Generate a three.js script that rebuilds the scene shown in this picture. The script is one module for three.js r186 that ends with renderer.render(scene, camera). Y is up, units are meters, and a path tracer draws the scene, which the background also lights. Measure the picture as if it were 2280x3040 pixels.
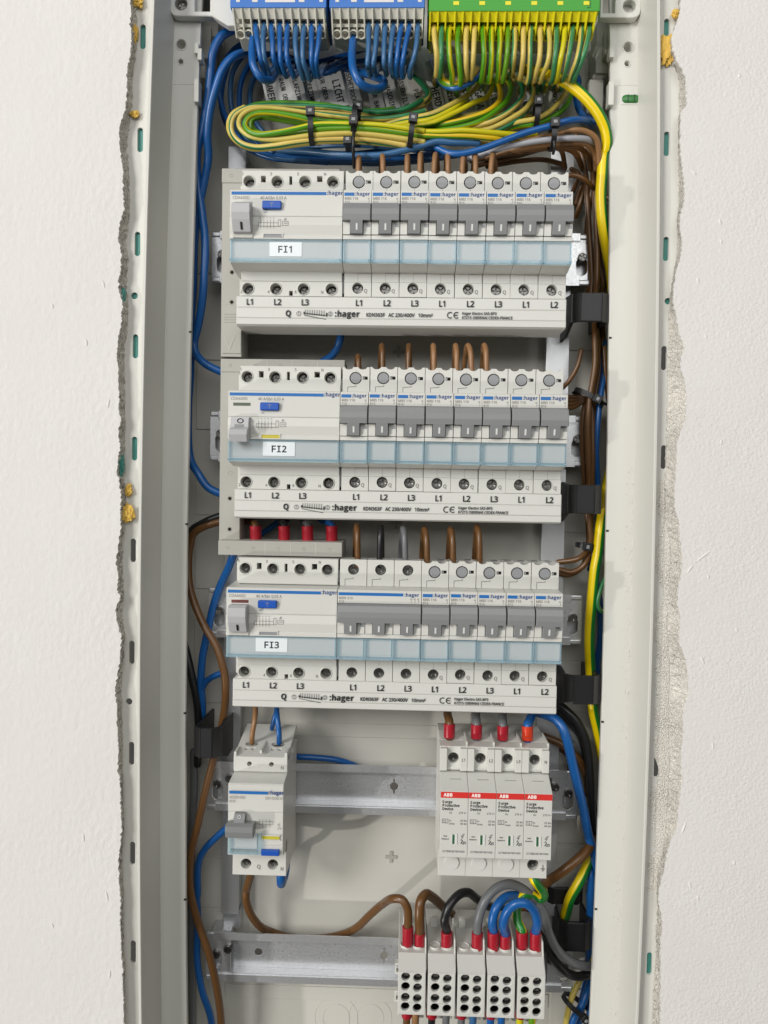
import * as THREE from 'three';
import { mergeGeometries } from 'three/addons/utils/BufferGeometryUtils.js';
import { RoundedBoxGeometry } from 'three/addons/geometries/RoundedBoxGeometry.js';
import { RectAreaLightUniformsLib } from 'three/addons/lights/RectAreaLightUniformsLib.js';
import { ImprovedNoise } from 'three/addons/math/ImprovedNoise.js';

/* ------------------------------------------------------------------ camera, light, exposure */
const scene = new THREE.Scene();
const FPX = 2150.79;                                   // focal length in photograph pixels (3040 high)
const camera = new THREE.PerspectiveCamera(2 * Math.atan(1520 / FPX) * 180 / Math.PI, 0.75, 0.02, 20);
const EYE = [4.7254, -35.8388, 449.2929];              // millimetres
camera.position.set(EYE[0] / 1000, EYE[1] / 1000, EYE[2] / 1000);
camera.rotation.set(-0.0341, 0.0258, 0.0166, 'YXZ');
camera.updateMatrixWorld();

const renderer = new THREE.WebGLRenderer({ antialias: true });
renderer.toneMapping = THREE.LinearToneMapping;
renderer.toneMappingExposure = 1.02;
renderer.shadowMap.enabled = true;
RectAreaLightUniformsLib.init();
scene.background = new THREE.Color(0.062, 0.060, 0.056);   // dim tone of the room behind the camera

const LAMP = new THREE.Vector3(-2.55, -1.35, 1.92);    // small work lamp standing low on the left
const LAMP_POWER = 13, WINDOW_POWER = 22, FILL_POWER = 1.3;
const lamp = new THREE.SpotLight(new THREE.Color(1, 0.965, 0.91), LAMP_POWER, 0, 0.42, 0.3, 2);
lamp.position.copy(LAMP);
lamp.target.position.set(0, -0.03, -0.03);
lamp.castShadow = true; lamp.shadow.radius = 2.2; lamp.shadow.mapSize.set(2048, 2048);
lamp.shadow.camera.near = 0.1; lamp.shadow.camera.far = 8;
lamp.name = 'work_lamp_light';
scene.add(lamp, lamp.target);

const WINDOW = new THREE.Vector3(-2.35, 1.12, 2.75);   // narrow bright opening, upper left behind the camera
const windowLight = new THREE.RectAreaLight(new THREE.Color(1, 0.982, 0.95), WINDOW_POWER, 0.95, 1.4);
windowLight.position.copy(WINDOW); windowLight.lookAt(0, -0.05, 0); windowLight.name = 'window_light_source';
scene.add(windowLight);

const FILL = new THREE.Vector3(0.20, 1.0, 1.95);       // wide soft fill light, added to lift the shaded parts
const fill = new THREE.RectAreaLight(new THREE.Color(1.0, 0.975, 0.935), FILL_POWER, 1.7, 1.7);
fill.position.copy(FILL); fill.lookAt(0, -0.05, 0); fill.name = 'added_fill_light';
scene.add(fill);

/* ------------------------------------------------------------------ helpers (millimetres in, metres out) */
const MM = 0.001;
let seed = 7;
const rnd = () => { seed = (seed * 1664525 + 1013904223) >>> 0; return seed / 4294967296; };
const rr = (a, b) => a + (b - a) * rnd();
const noise = new ImprovedNoise();
const RC = camera.matrixWorld.clone().setPosition(0, 0, 0);
function P(u, v, z) {                                   // a photograph pixel and its depth -> millimetres
  const d = new THREE.Vector3((u - 1140) / FPX, -(v - 1520) / FPX, -1).applyMatrix4(RC);
  const t = (z - EYE[2]) / d.z;
  return [EYE[0] + d.x * t, EYE[1] + d.y * t, z];
}
const crop = (ox, oy, s) => (x, y, z) => P(ox + x / s, oy + y / s, z);
const A = crop(320, 0, 1.8433), G = crop(660, 160, 2.765), H = crop(1200, 160, 2.5136);
const C3 = crop(560, 460, 2.37), C4 = crop(1160, 460, 2.37), C5 = crop(560, 1040, 2.37), C6 = crop(1160, 1040, 2.37), C7 = crop(560, 1580, 2.37), C8 = crop(1160, 1580, 2.37);
const D1 = crop(520, 2080, 2.592), D2 = crop(1160, 2080, 2.37), D3 = crop(520, 2600, 2.592), D4 = crop(1100, 2600, 2.183);
const L1 = crop(300, 0, 2.765), L2 = crop(300, 800, 2.765), L3 = crop(300, 1600, 2.765), L4 = crop(300, 2400, 3.456);
const R1 = crop(1700, 0, 2.7655), R2 = crop(1640, 800, 2.592), R3 = crop(1640, 1600, 2.592), R4 = crop(1640, 2400, 2.592);
const Z1 = crop(660, 0, 4.879), Z2 = crop(960, 0, 4.879), Z3 = crop(1260, 0, 5.53), Z4 = crop(1520, 0, 4.879), Z5 = crop(1640, 380, 4.2545), Z6 = crop(560, 2000, 5.53), Z7 = crop(1560, 2100, 3.687);
const via = (f, ...n) => { const o = []; for (let i = 0; i < n.length; i += 3) o.push(f(n[i], n[i + 1], n[i + 2])); return o; };
const flat = (g) => { const o = g.index ? g.toNonIndexed() : g; for (const k of Object.keys(o.attributes)) if (!['position', 'normal', 'uv'].includes(k)) o.deleteAttribute(k); return o; };
const join = (l) => { l = [].concat(l); return l.length === 1 ? l[0] : mergeGeometries(l.map(flat)); };
function box(x0, x1, y0, y1, z0, z1, r = 0) {
  const w = Math.abs(x1 - x0) * MM, h = Math.abs(y1 - y0) * MM, d = Math.abs(z1 - z0) * MM;
  const g = r ? new RoundedBoxGeometry(w, h, d, 2, Math.min(r * MM, w / 2.05, h / 2.05, d / 2.05)) : new THREE.BoxGeometry(w, h, d);
  return g.translate((x0 + x1) / 2 * MM, (y0 + y1) / 2 * MM, (z0 + z1) / 2 * MM);
}
const shapeOf = (pts) => new THREE.Shape(pts.map(([a, b]) => new THREE.Vector2(a * MM, b * MM)));
function prismX(prof, x0, x1, bev = 0.22) {             // prof: [z, y] outline, swept along x
  const g = new THREE.ExtrudeGeometry(shapeOf(prof.map(([z, y]) => [-z, y])), { depth: (x1 - x0 - 2 * bev) * MM, bevelEnabled: bev > 0, bevelSize: bev * MM, bevelThickness: bev * MM, bevelOffset: -bev * MM, bevelSegments: 1 });
  return g.rotateY(Math.PI / 2).translate((x0 + bev) * MM, 0, 0);
}
function plateZ(outline, holes, z0, z1, bev = 0.15) {   // outline in x, y; swept along z
  const s = shapeOf(outline);
  for (const h of holes) { const p = new THREE.Path(); h(p); s.holes.push(p); }
  return new THREE.ExtrudeGeometry(s, { depth: (z1 - z0 - 2 * bev) * MM, bevelEnabled: bev > 0, bevelSize: bev * MM, bevelThickness: bev * MM, bevelOffset: -bev * MM, bevelSegments: 1, curveSegments: 20 }).translate(0, 0, (z0 + bev) * MM);
}
const circle = (x, y, r) => (p) => p.absarc(x * MM, y * MM, r * MM, 0, Math.PI * 2, true);
const rectHole = (x0, x1, y0, y1) => (p) => { p.moveTo(x0 * MM, y0 * MM); p.lineTo(x0 * MM, y1 * MM); p.lineTo(x1 * MM, y1 * MM); p.lineTo(x1 * MM, y0 * MM); p.closePath(); };
const slotHole = (x, y, w, h) => (p) => { const r = w / 2 * MM, X = x * MM, b = (y - h / 2) * MM + r, t = (y + h / 2) * MM - r; p.moveTo(X - r, b); p.absarc(X, t, r, Math.PI, 0, true); p.absarc(X, b, r, 0, -Math.PI, true); };
const cyl = (x, y, z0, z1, r, r2 = r, seg = 24) => new THREE.CylinderGeometry(r2 * MM, r * MM, (z1 - z0) * MM, seg).rotateX(Math.PI / 2).translate(x * MM, y * MM, (z0 + z1) / 2 * MM);
const rect = (x0, x1, y0, y1) => [[x0, y0], [x1, y0], [x1, y1], [x0, y1]];
function face(x0, x1, y0, y1, z) { return new THREE.PlaneGeometry((x1 - x0) * MM, (y1 - y0) * MM).translate((x0 + x1) / 2 * MM, (y0 + y1) / 2 * MM, z * MM); }

const used = {};
const numbered = (n) => { used[n] = (used[n] ?? -1) + 1; return used[n] ? `${n}_${String(used[n]).padStart(3, '0')}` : n; };
function tag(o, label, category, group, kind) { Object.assign(o.userData, { label, category }); if (group) o.userData.group = group; if (kind) o.userData.kind = kind; return o; }
function thing(name, label, category, [x, y, z] = [0, 0, 0], group) {
  const o = new THREE.Group(); o.name = numbered(name); o.position.set(x * MM, y * MM, z * MM); scene.add(o);
  return tag(o, label, category, group);
}
function part(name, geo, m, parent, label) { const o = new THREE.Mesh(join(geo), m); o.name = name; o.castShadow = o.receiveShadow = true; parent.add(o); if (label) o.userData.label = label; return o; }
function sole(name, geo, m, label, category, group) {   // a thing that is one mesh; its origin goes to its base
  const g = join(geo); g.computeBoundingBox(); const b = g.boundingBox, c = b.getCenter(new THREE.Vector3()); c.y = b.min.y;
  g.translate(-c.x, -c.y, -c.z);
  const o = new THREE.Mesh(g, m); o.name = numbered(name); o.position.copy(c); o.castShadow = o.receiveShadow = true; scene.add(o);
  return tag(o, label, category, group);
}
function copy(o, label) { const c = o.clone(); c.name = numbered(o.name.replace(/_\d{3}$/, '')); c.userData = { ...o.userData, label }; scene.add(c); return c; }

/* ------------------------------------------------------------------ materials */
const lin = (r, g, b) => new THREE.Color().setRGB(r, g, b);
function noiseTex(n, fn, rep = 1, srgb = false) {
  const d = new Uint8Array(n * n * 4);
  for (let y = 0; y < n; y++) for (let x = 0; x < n; x++) { const v = fn(x / n, y / n), i = (y * n + x) * 4; const c = Array.isArray(v) ? v : [v, v, v]; for (let k = 0; k < 3; k++) d[i + k] = Math.max(0, Math.min(255, c[k] * 255)); d[i + 3] = 255; }
  const t = new THREE.DataTexture(d, n, n); t.wrapS = t.wrapT = THREE.RepeatWrapping; t.magFilter = THREE.LinearFilter; t.minFilter = THREE.LinearMipmapLinearFilter; t.repeat.set(rep, rep);
  if (srgb) t.colorSpace = THREE.SRGBColorSpace; t.needsUpdate = true; return t;
}
const fract = (x, y, f, oct, s = 0, tile = 1) => {        // tileable fractal noise, about -1..1
  let a = 0, w = 1, n = 0;
  for (let o = 0; o < oct; o++) {
    const q = f * 2 ** o, X = x * q, Y = y * q, bx = x, by = y;
    const v = (dx, dy) => noise.noise(X - dx * q, Y - dy * q, s + o * 7.3);
    const m = (v(0, 0) * (1 - bx) + v(1, 0) * bx) * (1 - by) + (v(0, 1) * (1 - bx) + v(1, 1) * bx) * by;
    a += m * w; n += w; w *= 0.55;
  }
  return a / n * 1.6;
};
const std = (c, rough, o = {}) => new THREE.MeshStandardMaterial({ color: c, roughness: rough, ...o });
const phys = (c, rough, o = {}) => new THREE.MeshPhysicalMaterial({ color: c, roughness: rough, ...o });
const grainT = noiseTex(256, (x, y) => 0.5 + 0.5 * fract(x, y, 40, 3, 3), 1);
const plasticFine = noiseTex(256, (x, y) => 0.5 + 0.5 * fract(x, y, 64, 2, 9), 60);
const M = {
  frame: std(lin(0.62, 0.612, 0.565), 0.38),
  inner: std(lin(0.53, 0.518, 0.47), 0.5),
  device: std(lin(0.608, 0.603, 0.562), 0.38),
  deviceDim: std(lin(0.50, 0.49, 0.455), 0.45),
  cover: std(lin(0.63, 0.625, 0.588), 0.36),
  bridge: std(lin(0.37, 0.362, 0.325), 0.5),
  greyLever: std(lin(0.225, 0.23, 0.232), 0.40),
  paleLever: std(lin(0.45, 0.45, 0.46), 0.40),
  cap: std(lin(0.26, 0.265, 0.275), 0.35),
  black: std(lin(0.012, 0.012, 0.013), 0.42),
  tie: std(lin(0.010, 0.010, 0.011), 0.38),
  dark: std(lin(0.02, 0.02, 0.02), 0.7),
  funnel: std(lin(0.30, 0.30, 0.29), 0.55),
  mark: std(lin(0.68, 0.68, 0.66), 0.5),
  button: std(lin(0.012, 0.085, 0.42), 0.35),
  paper: std(lin(0.475, 0.50, 0.495), 0.75),
  clear: phys(lin(0.965, 0.985, 1.0), 0.06, { transmission: 1, thickness: 0, ior: 1.45 }),
  clearEdge: phys(lin(0.78, 0.88, 0.925), 0.12, { transmission: 0.88, thickness: 0, ior: 1.45 }),
  screw: std(lin(0.20, 0.195, 0.185), 0.36, { metalness: 1 }),
  steel: std(lin(0.60, 0.62, 0.65), 0.40, { metalness: 1 }),
  blueTop: std(lin(0.035, 0.16, 0.52), 0.45), whiteTerm: std(lin(0.70, 0.685, 0.60), 0.42),
  greenTop: std(lin(0.045, 0.33, 0.025), 0.45), yellowTerm: std(lin(0.78, 0.70, 0.012), 0.42),
  blue: std(lin(0.008, 0.095, 0.32), 0.32), blueGrey: std(lin(0.035, 0.12, 0.26), 0.34),
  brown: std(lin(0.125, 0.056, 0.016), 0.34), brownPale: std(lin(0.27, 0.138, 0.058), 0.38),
  blackWire: std(lin(0.013, 0.013, 0.014), 0.33), greyWire: std(lin(0.135, 0.14, 0.145), 0.36), greyPale: std(lin(0.36, 0.36, 0.39), 0.38),
  red: std(lin(0.34, 0.010, 0.022), 0.30), orange: std(lin(0.55, 0.040, 0.012), 0.30),
  foam: std(lin(0.68, 0.44, 0.09), 0.95),
  teal: std(lin(0.055, 0.25, 0.21), 0.5), vial: std(lin(0.03, 0.16, 0.035), 0.2),
  glow: new THREE.MeshStandardMaterial({ color: 0x222222, emissive: new THREE.Color(1, 0.965, 0.9), emissiveIntensity: 6 }),
  glowPanel: new THREE.MeshStandardMaterial({ color: 0x333333, emissive: new THREE.Color(0.95, 0.98, 1), emissiveIntensity: 1.2 }),
};
{ // zinc spangle on the galvanised steel
  const t = noiseTex(256, (x, y) => { const v = 0.88 + 0.10 * fract(x, y, 22, 4, 21); return [v, v, v]; }, 25, false);
  const r = noiseTex(256, (x, y) => 0.82 + 0.42 * fract(x, y, 26, 4, 33), 25);
  M.steel.map = t; M.steel.roughnessMap = r; M.steel.bumpMap = r; M.steel.bumpScale = 0.00003;
  M.steel.color.setRGB(0.74, 0.75, 0.765); M.steel.roughness = 0.44; M.steel.metalness = 0.72;
}
// insulation of an earth wire: yellow and green halves round the wire
function stripe(yel, grn, share) {
  const d = new Uint8Array(4 * 64 * 4);
  for (let y = 0; y < 64; y++) for (let x = 0; x < 4; x++) { const c = y / 64 < share ? yel : grn; d.set([...c, 255], (y * 4 + x) * 4); }
  const t = new THREE.DataTexture(d, 4, 64); t.wrapS = t.wrapT = THREE.RepeatWrapping; t.magFilter = THREE.LinearFilter; t.colorSpace = THREE.SRGBColorSpace; t.needsUpdate = true;
  return std(lin(1, 1, 1), 0.34, { map: t });
}
const EARTH = [stripe([206, 182, 96], [38, 116, 74], 0.55), stripe([200, 190, 22], [76, 140, 14], 0.5), stripe([196, 176, 84], [58, 128, 80], 0.6), stripe([214, 178, 22], [92, 142, 20], 0.55)];
const EARTH_BIG = stripe([232, 203, 4], [22, 116, 40], 0.64);

/* printed faces: letters and marks on clear ground */
function print(w, h, res, draw, { rough = 0.5, bg = null } = {}) {
  const c = document.createElement('canvas'); c.width = Math.round(w * res); c.height = Math.round(h * res);
  const x = c.getContext('2d'); x.clearRect(0, 0, c.width, c.height);
  if (bg) { x.fillStyle = bg; x.fillRect(0, 0, c.width, c.height); }
  x.save(); x.scale(res, res); draw(x, w, h); x.restore();
  const t = new THREE.CanvasTexture(c); t.colorSpace = THREE.SRGBColorSpace; t.anisotropy = 4;
  return std(lin(1, 1, 1), rough, bg ? { map: t } : { map: t, transparent: true });
}
function txt(x, s, px, py, size, { font = 'sans-serif', bold = false, color = '#222', align = 'left', squash = 1, heavy = 3 } = {}) {
  x.save(); x.translate(px, py); x.scale(size / 100 * squash, size / 100); x.font = `${bold ? 'bold ' : ''}100px ${font}`; x.fillStyle = color; x.textAlign = align; x.textBaseline = 'alphabetic'; x.fillText(s, 0, 0); if (heavy) { x.strokeStyle = color; x.lineWidth = heavy; x.lineJoin = 'round'; x.strokeText(s, 0, 0); } x.restore();
}
const INK = '#17181a', GREYINK = '#85817b', BLUEINK = '#1667ad', NAVY = '#123f7a';

const screwShape = (r) => {                               // a ring and four raised quarters round a cross-shaped recess
  const g = [new THREE.LatheGeometry([[0, -1.1], [r * 0.74, -1.1], [r * 0.76, 0], [r * 0.92, 0], [r, -0.4], [r, -4]].map(([a, b]) => new THREE.Vector2(a * MM, b * MM)), 20).rotateX(Math.PI / 2)];
  for (let k = 0; k < 4; k++) g.push(new THREE.CylinderGeometry(r * 0.58 * MM, r * 0.5 * MM, 1.0 * MM, 5, 1, false, 0, Math.PI / 2).rotateX(Math.PI / 2).translate(r * 0.13 * MM, -r * 0.13 * MM, -0.5 * MM).rotateZ(k * Math.PI / 2));
  return mergeGeometries(g.map(flat));
};
const screwGeo = {};
function screwHead(parent, x, y, z, r, turn = 0.5, name = 'terminal_screw') {
  const o = new THREE.Mesh(screwGeo[r] ??= screwShape(r), M.screw); o.name = name; o.castShadow = o.receiveShadow = true; o.position.set(x * MM, y * MM, z * MM); o.rotation.z = turn; parent.add(o); return o;
}

/* ------------------------------------------------------------------ the wall round the cabinet */
const ROW = 122.94;
const bow = (y) => -4.0e-5 * (y + 150) ** 2;             // the recessed box is squeezed a little narrower towards its top
const RIMX = (y) => 159.4 + bow(y), LEDGE_Z = -28, FLANGE_Z = -6, BACK_Z = -75, BOX_TOP = 330, BOX_BOT = -480;
const stipple = noiseTex(512, (x, y) => 0.5 + 0.34 * fract(x, y, 34, 3, 1) + 0.18 * fract(x, y, 9, 2, 5));
const brushed = noiseTex(512, (x, y) => 0.5 + 0.32 * fract(x, y, 26, 3, 2) + 0.2 * fract(x * 1, y, 7, 2, 6));
const blotch = (a, b, s) => noiseTex(256, (x, y) => { const v = fract(x, y, 4, 4, s); return a.map((q, i) => q + b[i] * v); }, 1, true);
stipple.repeat.set(14, 14); brushed.repeat.set(11, 7.5);
const wallMap = blotch([0.872, 0.860, 0.845], [0.012, 0.012, 0.014], 12); wallMap.repeat.set(3.1, 3.1);
const wallRight = std(lin(1, 1, 1), 0.82, { map: wallMap, bumpMap: stipple, bumpScale: 0.00055 });
const wallLeft = std(lin(0.94, 0.945, 0.95), 0.82, { map: wallMap, bumpMap: brushed, bumpScale: 0.00055 });
const mortarMap = noiseTex(512, (x, y) => { const v = fract(x, y, 30, 4, 41), w = fract(x, y, 110, 2, 47); const k = 0.86 + 0.14 * v + 0.24 * w; return [k, k * 0.978, k * 0.935]; }, 22, true);
const mortarBump = noiseTex(512, (x, y) => 0.5 + 0.5 * fract(x, y, 60, 4, 51), 22);
const mortar = std(lin(1, 1, 1), 0.95, { map: mortarMap, bumpMap: mortarBump, bumpScale: 0.0020 });

const pts = (f, list) => list.map(([y, a, b]) => [f(a, y, 1.5), f(b, y, FLANGE_Z)]);
const leftEdge = [
  ...pts(L1, [[0, 235, 292], [100, 245, 305], [200, 238, 296], [300, 248, 300], [450, 240, 285], [560, 215, 270], [700, 210, 266], [800, 210, 266], [870, 200, 250], [950, 180, 250], [1020, 155, 240], [1100, 150, 230], [1200, 150, 226], [1300, 165, 236], [1400, 180, 240], [1500, 180, 244], [1600, 180, 244], [1700, 190, 246], [1800, 160, 236], [1880, 150, 232], [1950, 135, 215], [2000, 150, 226], [2100, 165, 234]]),
  ...pts(L2, [[0, 160, 222], [100, 140, 220], [160, 145, 225], [270, 175, 232], [400, 165, 230], [500, 155, 224], [600, 135, 206], [700, 130, 200], [850, 140, 206], [1000, 145, 205], [1150, 145, 205], [1250, 160, 210], [1330, 140, 205], [1450, 155, 205], [1550, 140, 195], [1680, 130, 190], [1750, 150, 205], [1850, 165, 213], [2000, 155, 212], [2100, 160, 208]]),
  ...pts(L3, [[0, 150, 185], [120, 130, 185], [200, 120, 185], [300, 140, 185], [420, 130, 190], [480, 160, 195], [550, 120, 185], [650, 125, 185], [750, 145, 195], [800, 165, 202], [900, 160, 197], [1000, 155, 193], [1100, 135, 185], [1250, 115, 175], [1400, 130, 180], [1500, 130, 180], [1650, 140, 183], [1800, 140, 183], [1900, 135, 180], [2000, 155, 186], [2150, 160, 186]]),
  ...pts(L4, [[0, 200, 236], [200, 210, 240], [400, 195, 232], [520, 180, 225], [750, 180, 228], [900, 200, 236], [1100, 195, 233], [1300, 200, 236], [1600, 215, 240], [1900, 225, 245], [2200, 235, 248]]),
];
const rp = (f, list) => list.map(([y, a, b]) => [f(b, y, 1.5), f(a, y, FLANGE_Z)]);
const rightEdge = [
  ...rp(R1, [[0, 868, 890], [100, 850, 885], [200, 820, 850], [290, 790, 815], [400, 795, 820], [480, 815, 850], [540, 855, 885], [620, 865, 925], [750, 865, 935], [850, 865, 940], [920, 868, 890], [1000, 865, 885], [1250, 862, 885], [1400, 862, 905], [1500, 862, 915], [1650, 860, 920], [1750, 850, 890], [1900, 850, 885], [2000, 850, 905], [2100, 840, 890]]),
  ...rp(R2, [[0, 925, 960], [150, 905, 935], [250, 895, 930], [350, 885, 955], [500, 880, 980], [600, 875, 1015], [700, 875, 985], [780, 870, 990], [850, 870, 1020], [1000, 865, 1032], [1150, 860, 1025], [1250, 860, 985], [1350, 865, 960], [1500, 870, 955], [1650, 850, 945], [1800, 855, 940], [1900, 855, 965]]),
  ...rp(R3, [[0, 890, 985], [150, 900, 1000], [250, 890, 995], [350, 880, 975], [500, 880, 960], [600, 870, 990], [700, 870, 980], [800, 880, 975], [850, 880, 1000], [950, 890, 1030], [1100, 890, 1045], [1200, 885, 1050], [1300, 885, 1010], [1400, 885, 1005], [1550, 885, 1005], [1700, 890, 990], [1850, 885, 1000], [1950, 880, 985]]),
  ...rp(R4, [[0, 870, 975], [150, 860, 960], [250, 850, 915], [380, 840, 880], [500, 800, 860], [600, 800, 830], [700, 795, 815], [800, 800, 835], [900, 790, 850], [1000, 785, 835], [1150, 790, 835], [1300, 775, 835], [1450, 765, 835], [1650, 755, 835]]),
];
const chip = (t) => { const h = (k) => { const v = Math.sin(k * 127.1) * 43758.5453; return v - Math.floor(v) - 0.5; }; const i = Math.floor(t), f = t - i; return h(i) + (h(i + 1) - h(i)) * Math.min(1, f * 3); };   // broken, angular steps
function wallSide(name, edge, sgn, m) {
  const e = edge.map(([a, b]) => ({ y: a[1], x: a[0], bx: b[0] }));
  e.unshift({ y: BOX_TOP + 5, x: e[0].x - sgn * 6, bx: e[0].bx - sgn * 6 }); e.push({ y: BOX_BOT - 5, x: e.at(-1).x, bx: e.at(-1).bx });
  const at = (y) => { let i = 0; while (i < e.length - 2 && e[i + 1].y > y) i++; const k = Math.min(1, Math.max(0, (e[i].y - y) / (e[i].y - e[i + 1].y))); return [e[i].x + (e[i + 1].x - e[i].x) * k, e[i].bx + (e[i + 1].bx - e[i].bx) * k]; };
  const N = 1100, rows = [];
  for (let i = 0; i <= N; i++) {
    const y = BOX_TOP + 5 + (BOX_BOT - BOX_TOP - 10) * i / N, [x, bx] = at(y);
    rows.push({ y, x: x + 0.9 * noise.noise(y * 0.35, sgn * 3, 1) + 0.8 * chip(y * 0.9 + sgn * 40) + 0.5 * noise.noise(y * 1.7, sgn * 5, 2), bx: bx + 1.0 * noise.noise(y * 0.3, sgn * 9, 4) + 0.4 * noise.noise(y * 1.3, sgn, 8) });
  }
  const g = new THREE.Group(); g.name = name; scene.add(g); g.userData = { kind: 'structure', label: sgn < 0 ? 'white painted plaster wall with brush marks left of the cabinet' : 'white stippled plaster wall right of the cabinet', category: 'wall' };
  // painted coat, a real sheet a little thick
  const out = sgn * 700, outline = rows.map((r) => [r.x, r.y]); outline.push([out, BOX_BOT - 5], [out, BOX_TOP + 5]);
  const coat = plateZ(outline, [], 0.2, 1.5, 0);
  const uv = coat.attributes.uv, po = coat.attributes.position; for (let i = 0; i < uv.count; i++) uv.setXY(i, po.getX(i), po.getY(i));
  part('painted_coat', coat, m, g);
  // broken mortar edge between the coat and the cabinet flange
  const K = 9, pos = [], uvs = [], idx = [];
  rows.forEach((r, i) => {
    for (let k = 0; k <= K; k++) {
      const t = k / K, ridge = Math.sin(Math.PI * t), y = r.y;
      const bump = ridge * (1.5 * noise.noise(y * 0.22, t * 3, sgn * 4) + 1.1 * noise.noise(y * 0.8, t * 7, sgn * 6) + 1.0 * noise.noise(y * 1.9, t * 11, sgn * 2) + 0.9 * chip(y * 0.7 + t * 5));
      const x = r.x + sgn * 0.4 + (r.bx - r.x) * t + sgn * -bump * 0.6, z = 1.2 + (FLANGE_Z - 0.6 - 1.2) * Math.pow(t, 0.8) + bump;
      pos.push(x * MM, y * MM, z * MM); uvs.push(t * 0.012, y * MM);
    }
    if (i) for (let k = 0; k < K; k++) { const a = (i - 1) * (K + 1) + k, b = i * (K + 1) + k; sgn < 0 ? idx.push(a, b, a + 1, b, b + 1, a + 1) : idx.push(a, a + 1, b, b, a + 1, b + 1); }
  });
  const mg = new THREE.BufferGeometry(); mg.setAttribute('position', new THREE.Float32BufferAttribute(pos, 3)); mg.setAttribute('uv', new THREE.Float32BufferAttribute(uvs, 2)); mg.setIndex(idx); mg.computeVertexNormals();
  part('mortar_edge', mg, mortar, g, 'rough grey broken mortar edge');
  return g;
}
wallSide('wall_left', leftEdge, -1, wallLeft);
const wr = wallSide('wall_right', rightEdge, 1, wallRight);
for (const [n, y0, y1] of [['wall_top', BOX_TOP + 5, 700], ['wall_bottom', -850, BOX_BOT - 5]]) {
  const g = box(-700, 700, y0, y1, -10, 1.5), o = part(n, g, wallRight, scene, `white plaster wall ${n === 'wall_top' ? 'above' : 'below'} the cabinet`); o.userData.kind = 'structure'; o.userData.category = 'wall';
}
{ // mortar dragged over the flange on the right
  const pos = [], uvs = [], idx = []; let n = 0;
  for (let i = 0; i <= 420; i++) {
    const y = -28 - i * 0.62, x0 = RIMX(y) + 1.1, j = Math.max(1, rightEdge.findIndex((e) => e[1][1] < y)), ea = rightEdge[j - 1][1], eb = rightEdge[j][1], edge = ea[0] + (eb[0] - ea[0]) * Math.min(1, Math.max(0, (ea[1] - y) / (ea[1] - eb[1])));
    const cover = Math.min(1, Math.max(0, 0.62 + 0.75 * noise.noise(y * 0.045, 2, 3) + 0.3 * noise.noise(y * 0.2, 1, 7)));
    const xa = edge + 0.6 - (edge - x0) * cover;
    for (let k = 0; k <= 6; k++) { const t = k / 6, x = xa + (edge + 0.6 - xa) * t; pos.push(x * MM, y * MM, (FLANGE_Z + 0.12 + 0.7 * t * cover * (0.6 + 0.7 * noise.noise(x * 0.5, y * 0.5, 4))) * MM); uvs.push(x * MM, y * MM); }
    if (i) for (let k = 0; k < 6; k++) { const a = (i - 1) * 7 + k, b = i * 7 + k; idx.push(a, b, a + 1, b, b + 1, a + 1); }
  }
  const g = new THREE.BufferGeometry(); g.setAttribute('position', new THREE.Float32BufferAttribute(pos, 3)); g.setAttribute('uv', new THREE.Float32BufferAttribute(uvs, 2)); g.setIndex(idx); g.computeVertexNormals();
  part('mortar_smear', g, mortar, wr, 'grey mortar smeared over the flange');
}

{ // lumps and runs in the paint
  const lump = (w, f, list) => list.forEach(([x, y, a, l]) => { const q = f(x, y, 1.5), g = new THREE.SphereGeometry(1, 14, 10), p = g.attributes.position; for (let i = 0; i < p.count; i++) { const k = 1 + 0.3 * noise.noise(p.getX(i) * 2 + x, p.getY(i) * 2, y); p.setXYZ(i, p.getX(i) * k * 0.75 * MM, p.getY(i) * k * l * MM, p.getZ(i) * 0.42 * MM); } g.rotateZ(a).translate(q[0] * MM, q[1] * MM, q[2] * MM); g.computeVertexNormals(); const u = g.attributes.uv; for (let i = 0; i < u.count; i++) u.setXY(i, q[0] * MM, q[1] * MM); part('paint_lump', g, w === wr ? wallRight : wallLeft, w); });
  lump(wr, R3, [[1165, 130, -0.9, 5], [1200, 290, 0.3, 1.5], [1155, 935, 0.4, 2.6], [1235, 1590, 0.2, 2.2], [1060, 230, -0.6, 3], [1420, 700, 0.5, 1.6]]);
  lump(wr, R4, [[1012, 150, -0.3, 3.6], [1120, 690, 0.2, 1.8], [1060, 590, 0.4, 2.0], [1400, 420, 0.1, 1.5]]);
  lump(wr, R1, [[1210, 1820, 0.3, 2.2], [1220, 1980, 0.2, 1.4], [1000, 1420, 0.6, 1.6], [1370, 620, 0.4, 1.4]]);
  lump(wr, R2, [[1120, 85, 0.2, 1.8], [1180, 520, 0.5, 1.5], [1300, 1330, 0.1, 1.7]]);
  lump(scene.getObjectByName('wall_left'), L2, [[20, 120, 0.3, 2.6], [-120, 600, 0.1, 2.2], [60, 1100, -0.2, 3], [-400, 300, 0.3, 1.6]]);
  lump(scene.getObjectByName('wall_left'), L4, [[-180, 300, 0.1, 2.8], [60, 900, 0.2, 3.4], [90, 1700, -0.1, 2.6], [-500, 1200, 0.4, 1.6]]);
}

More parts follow.
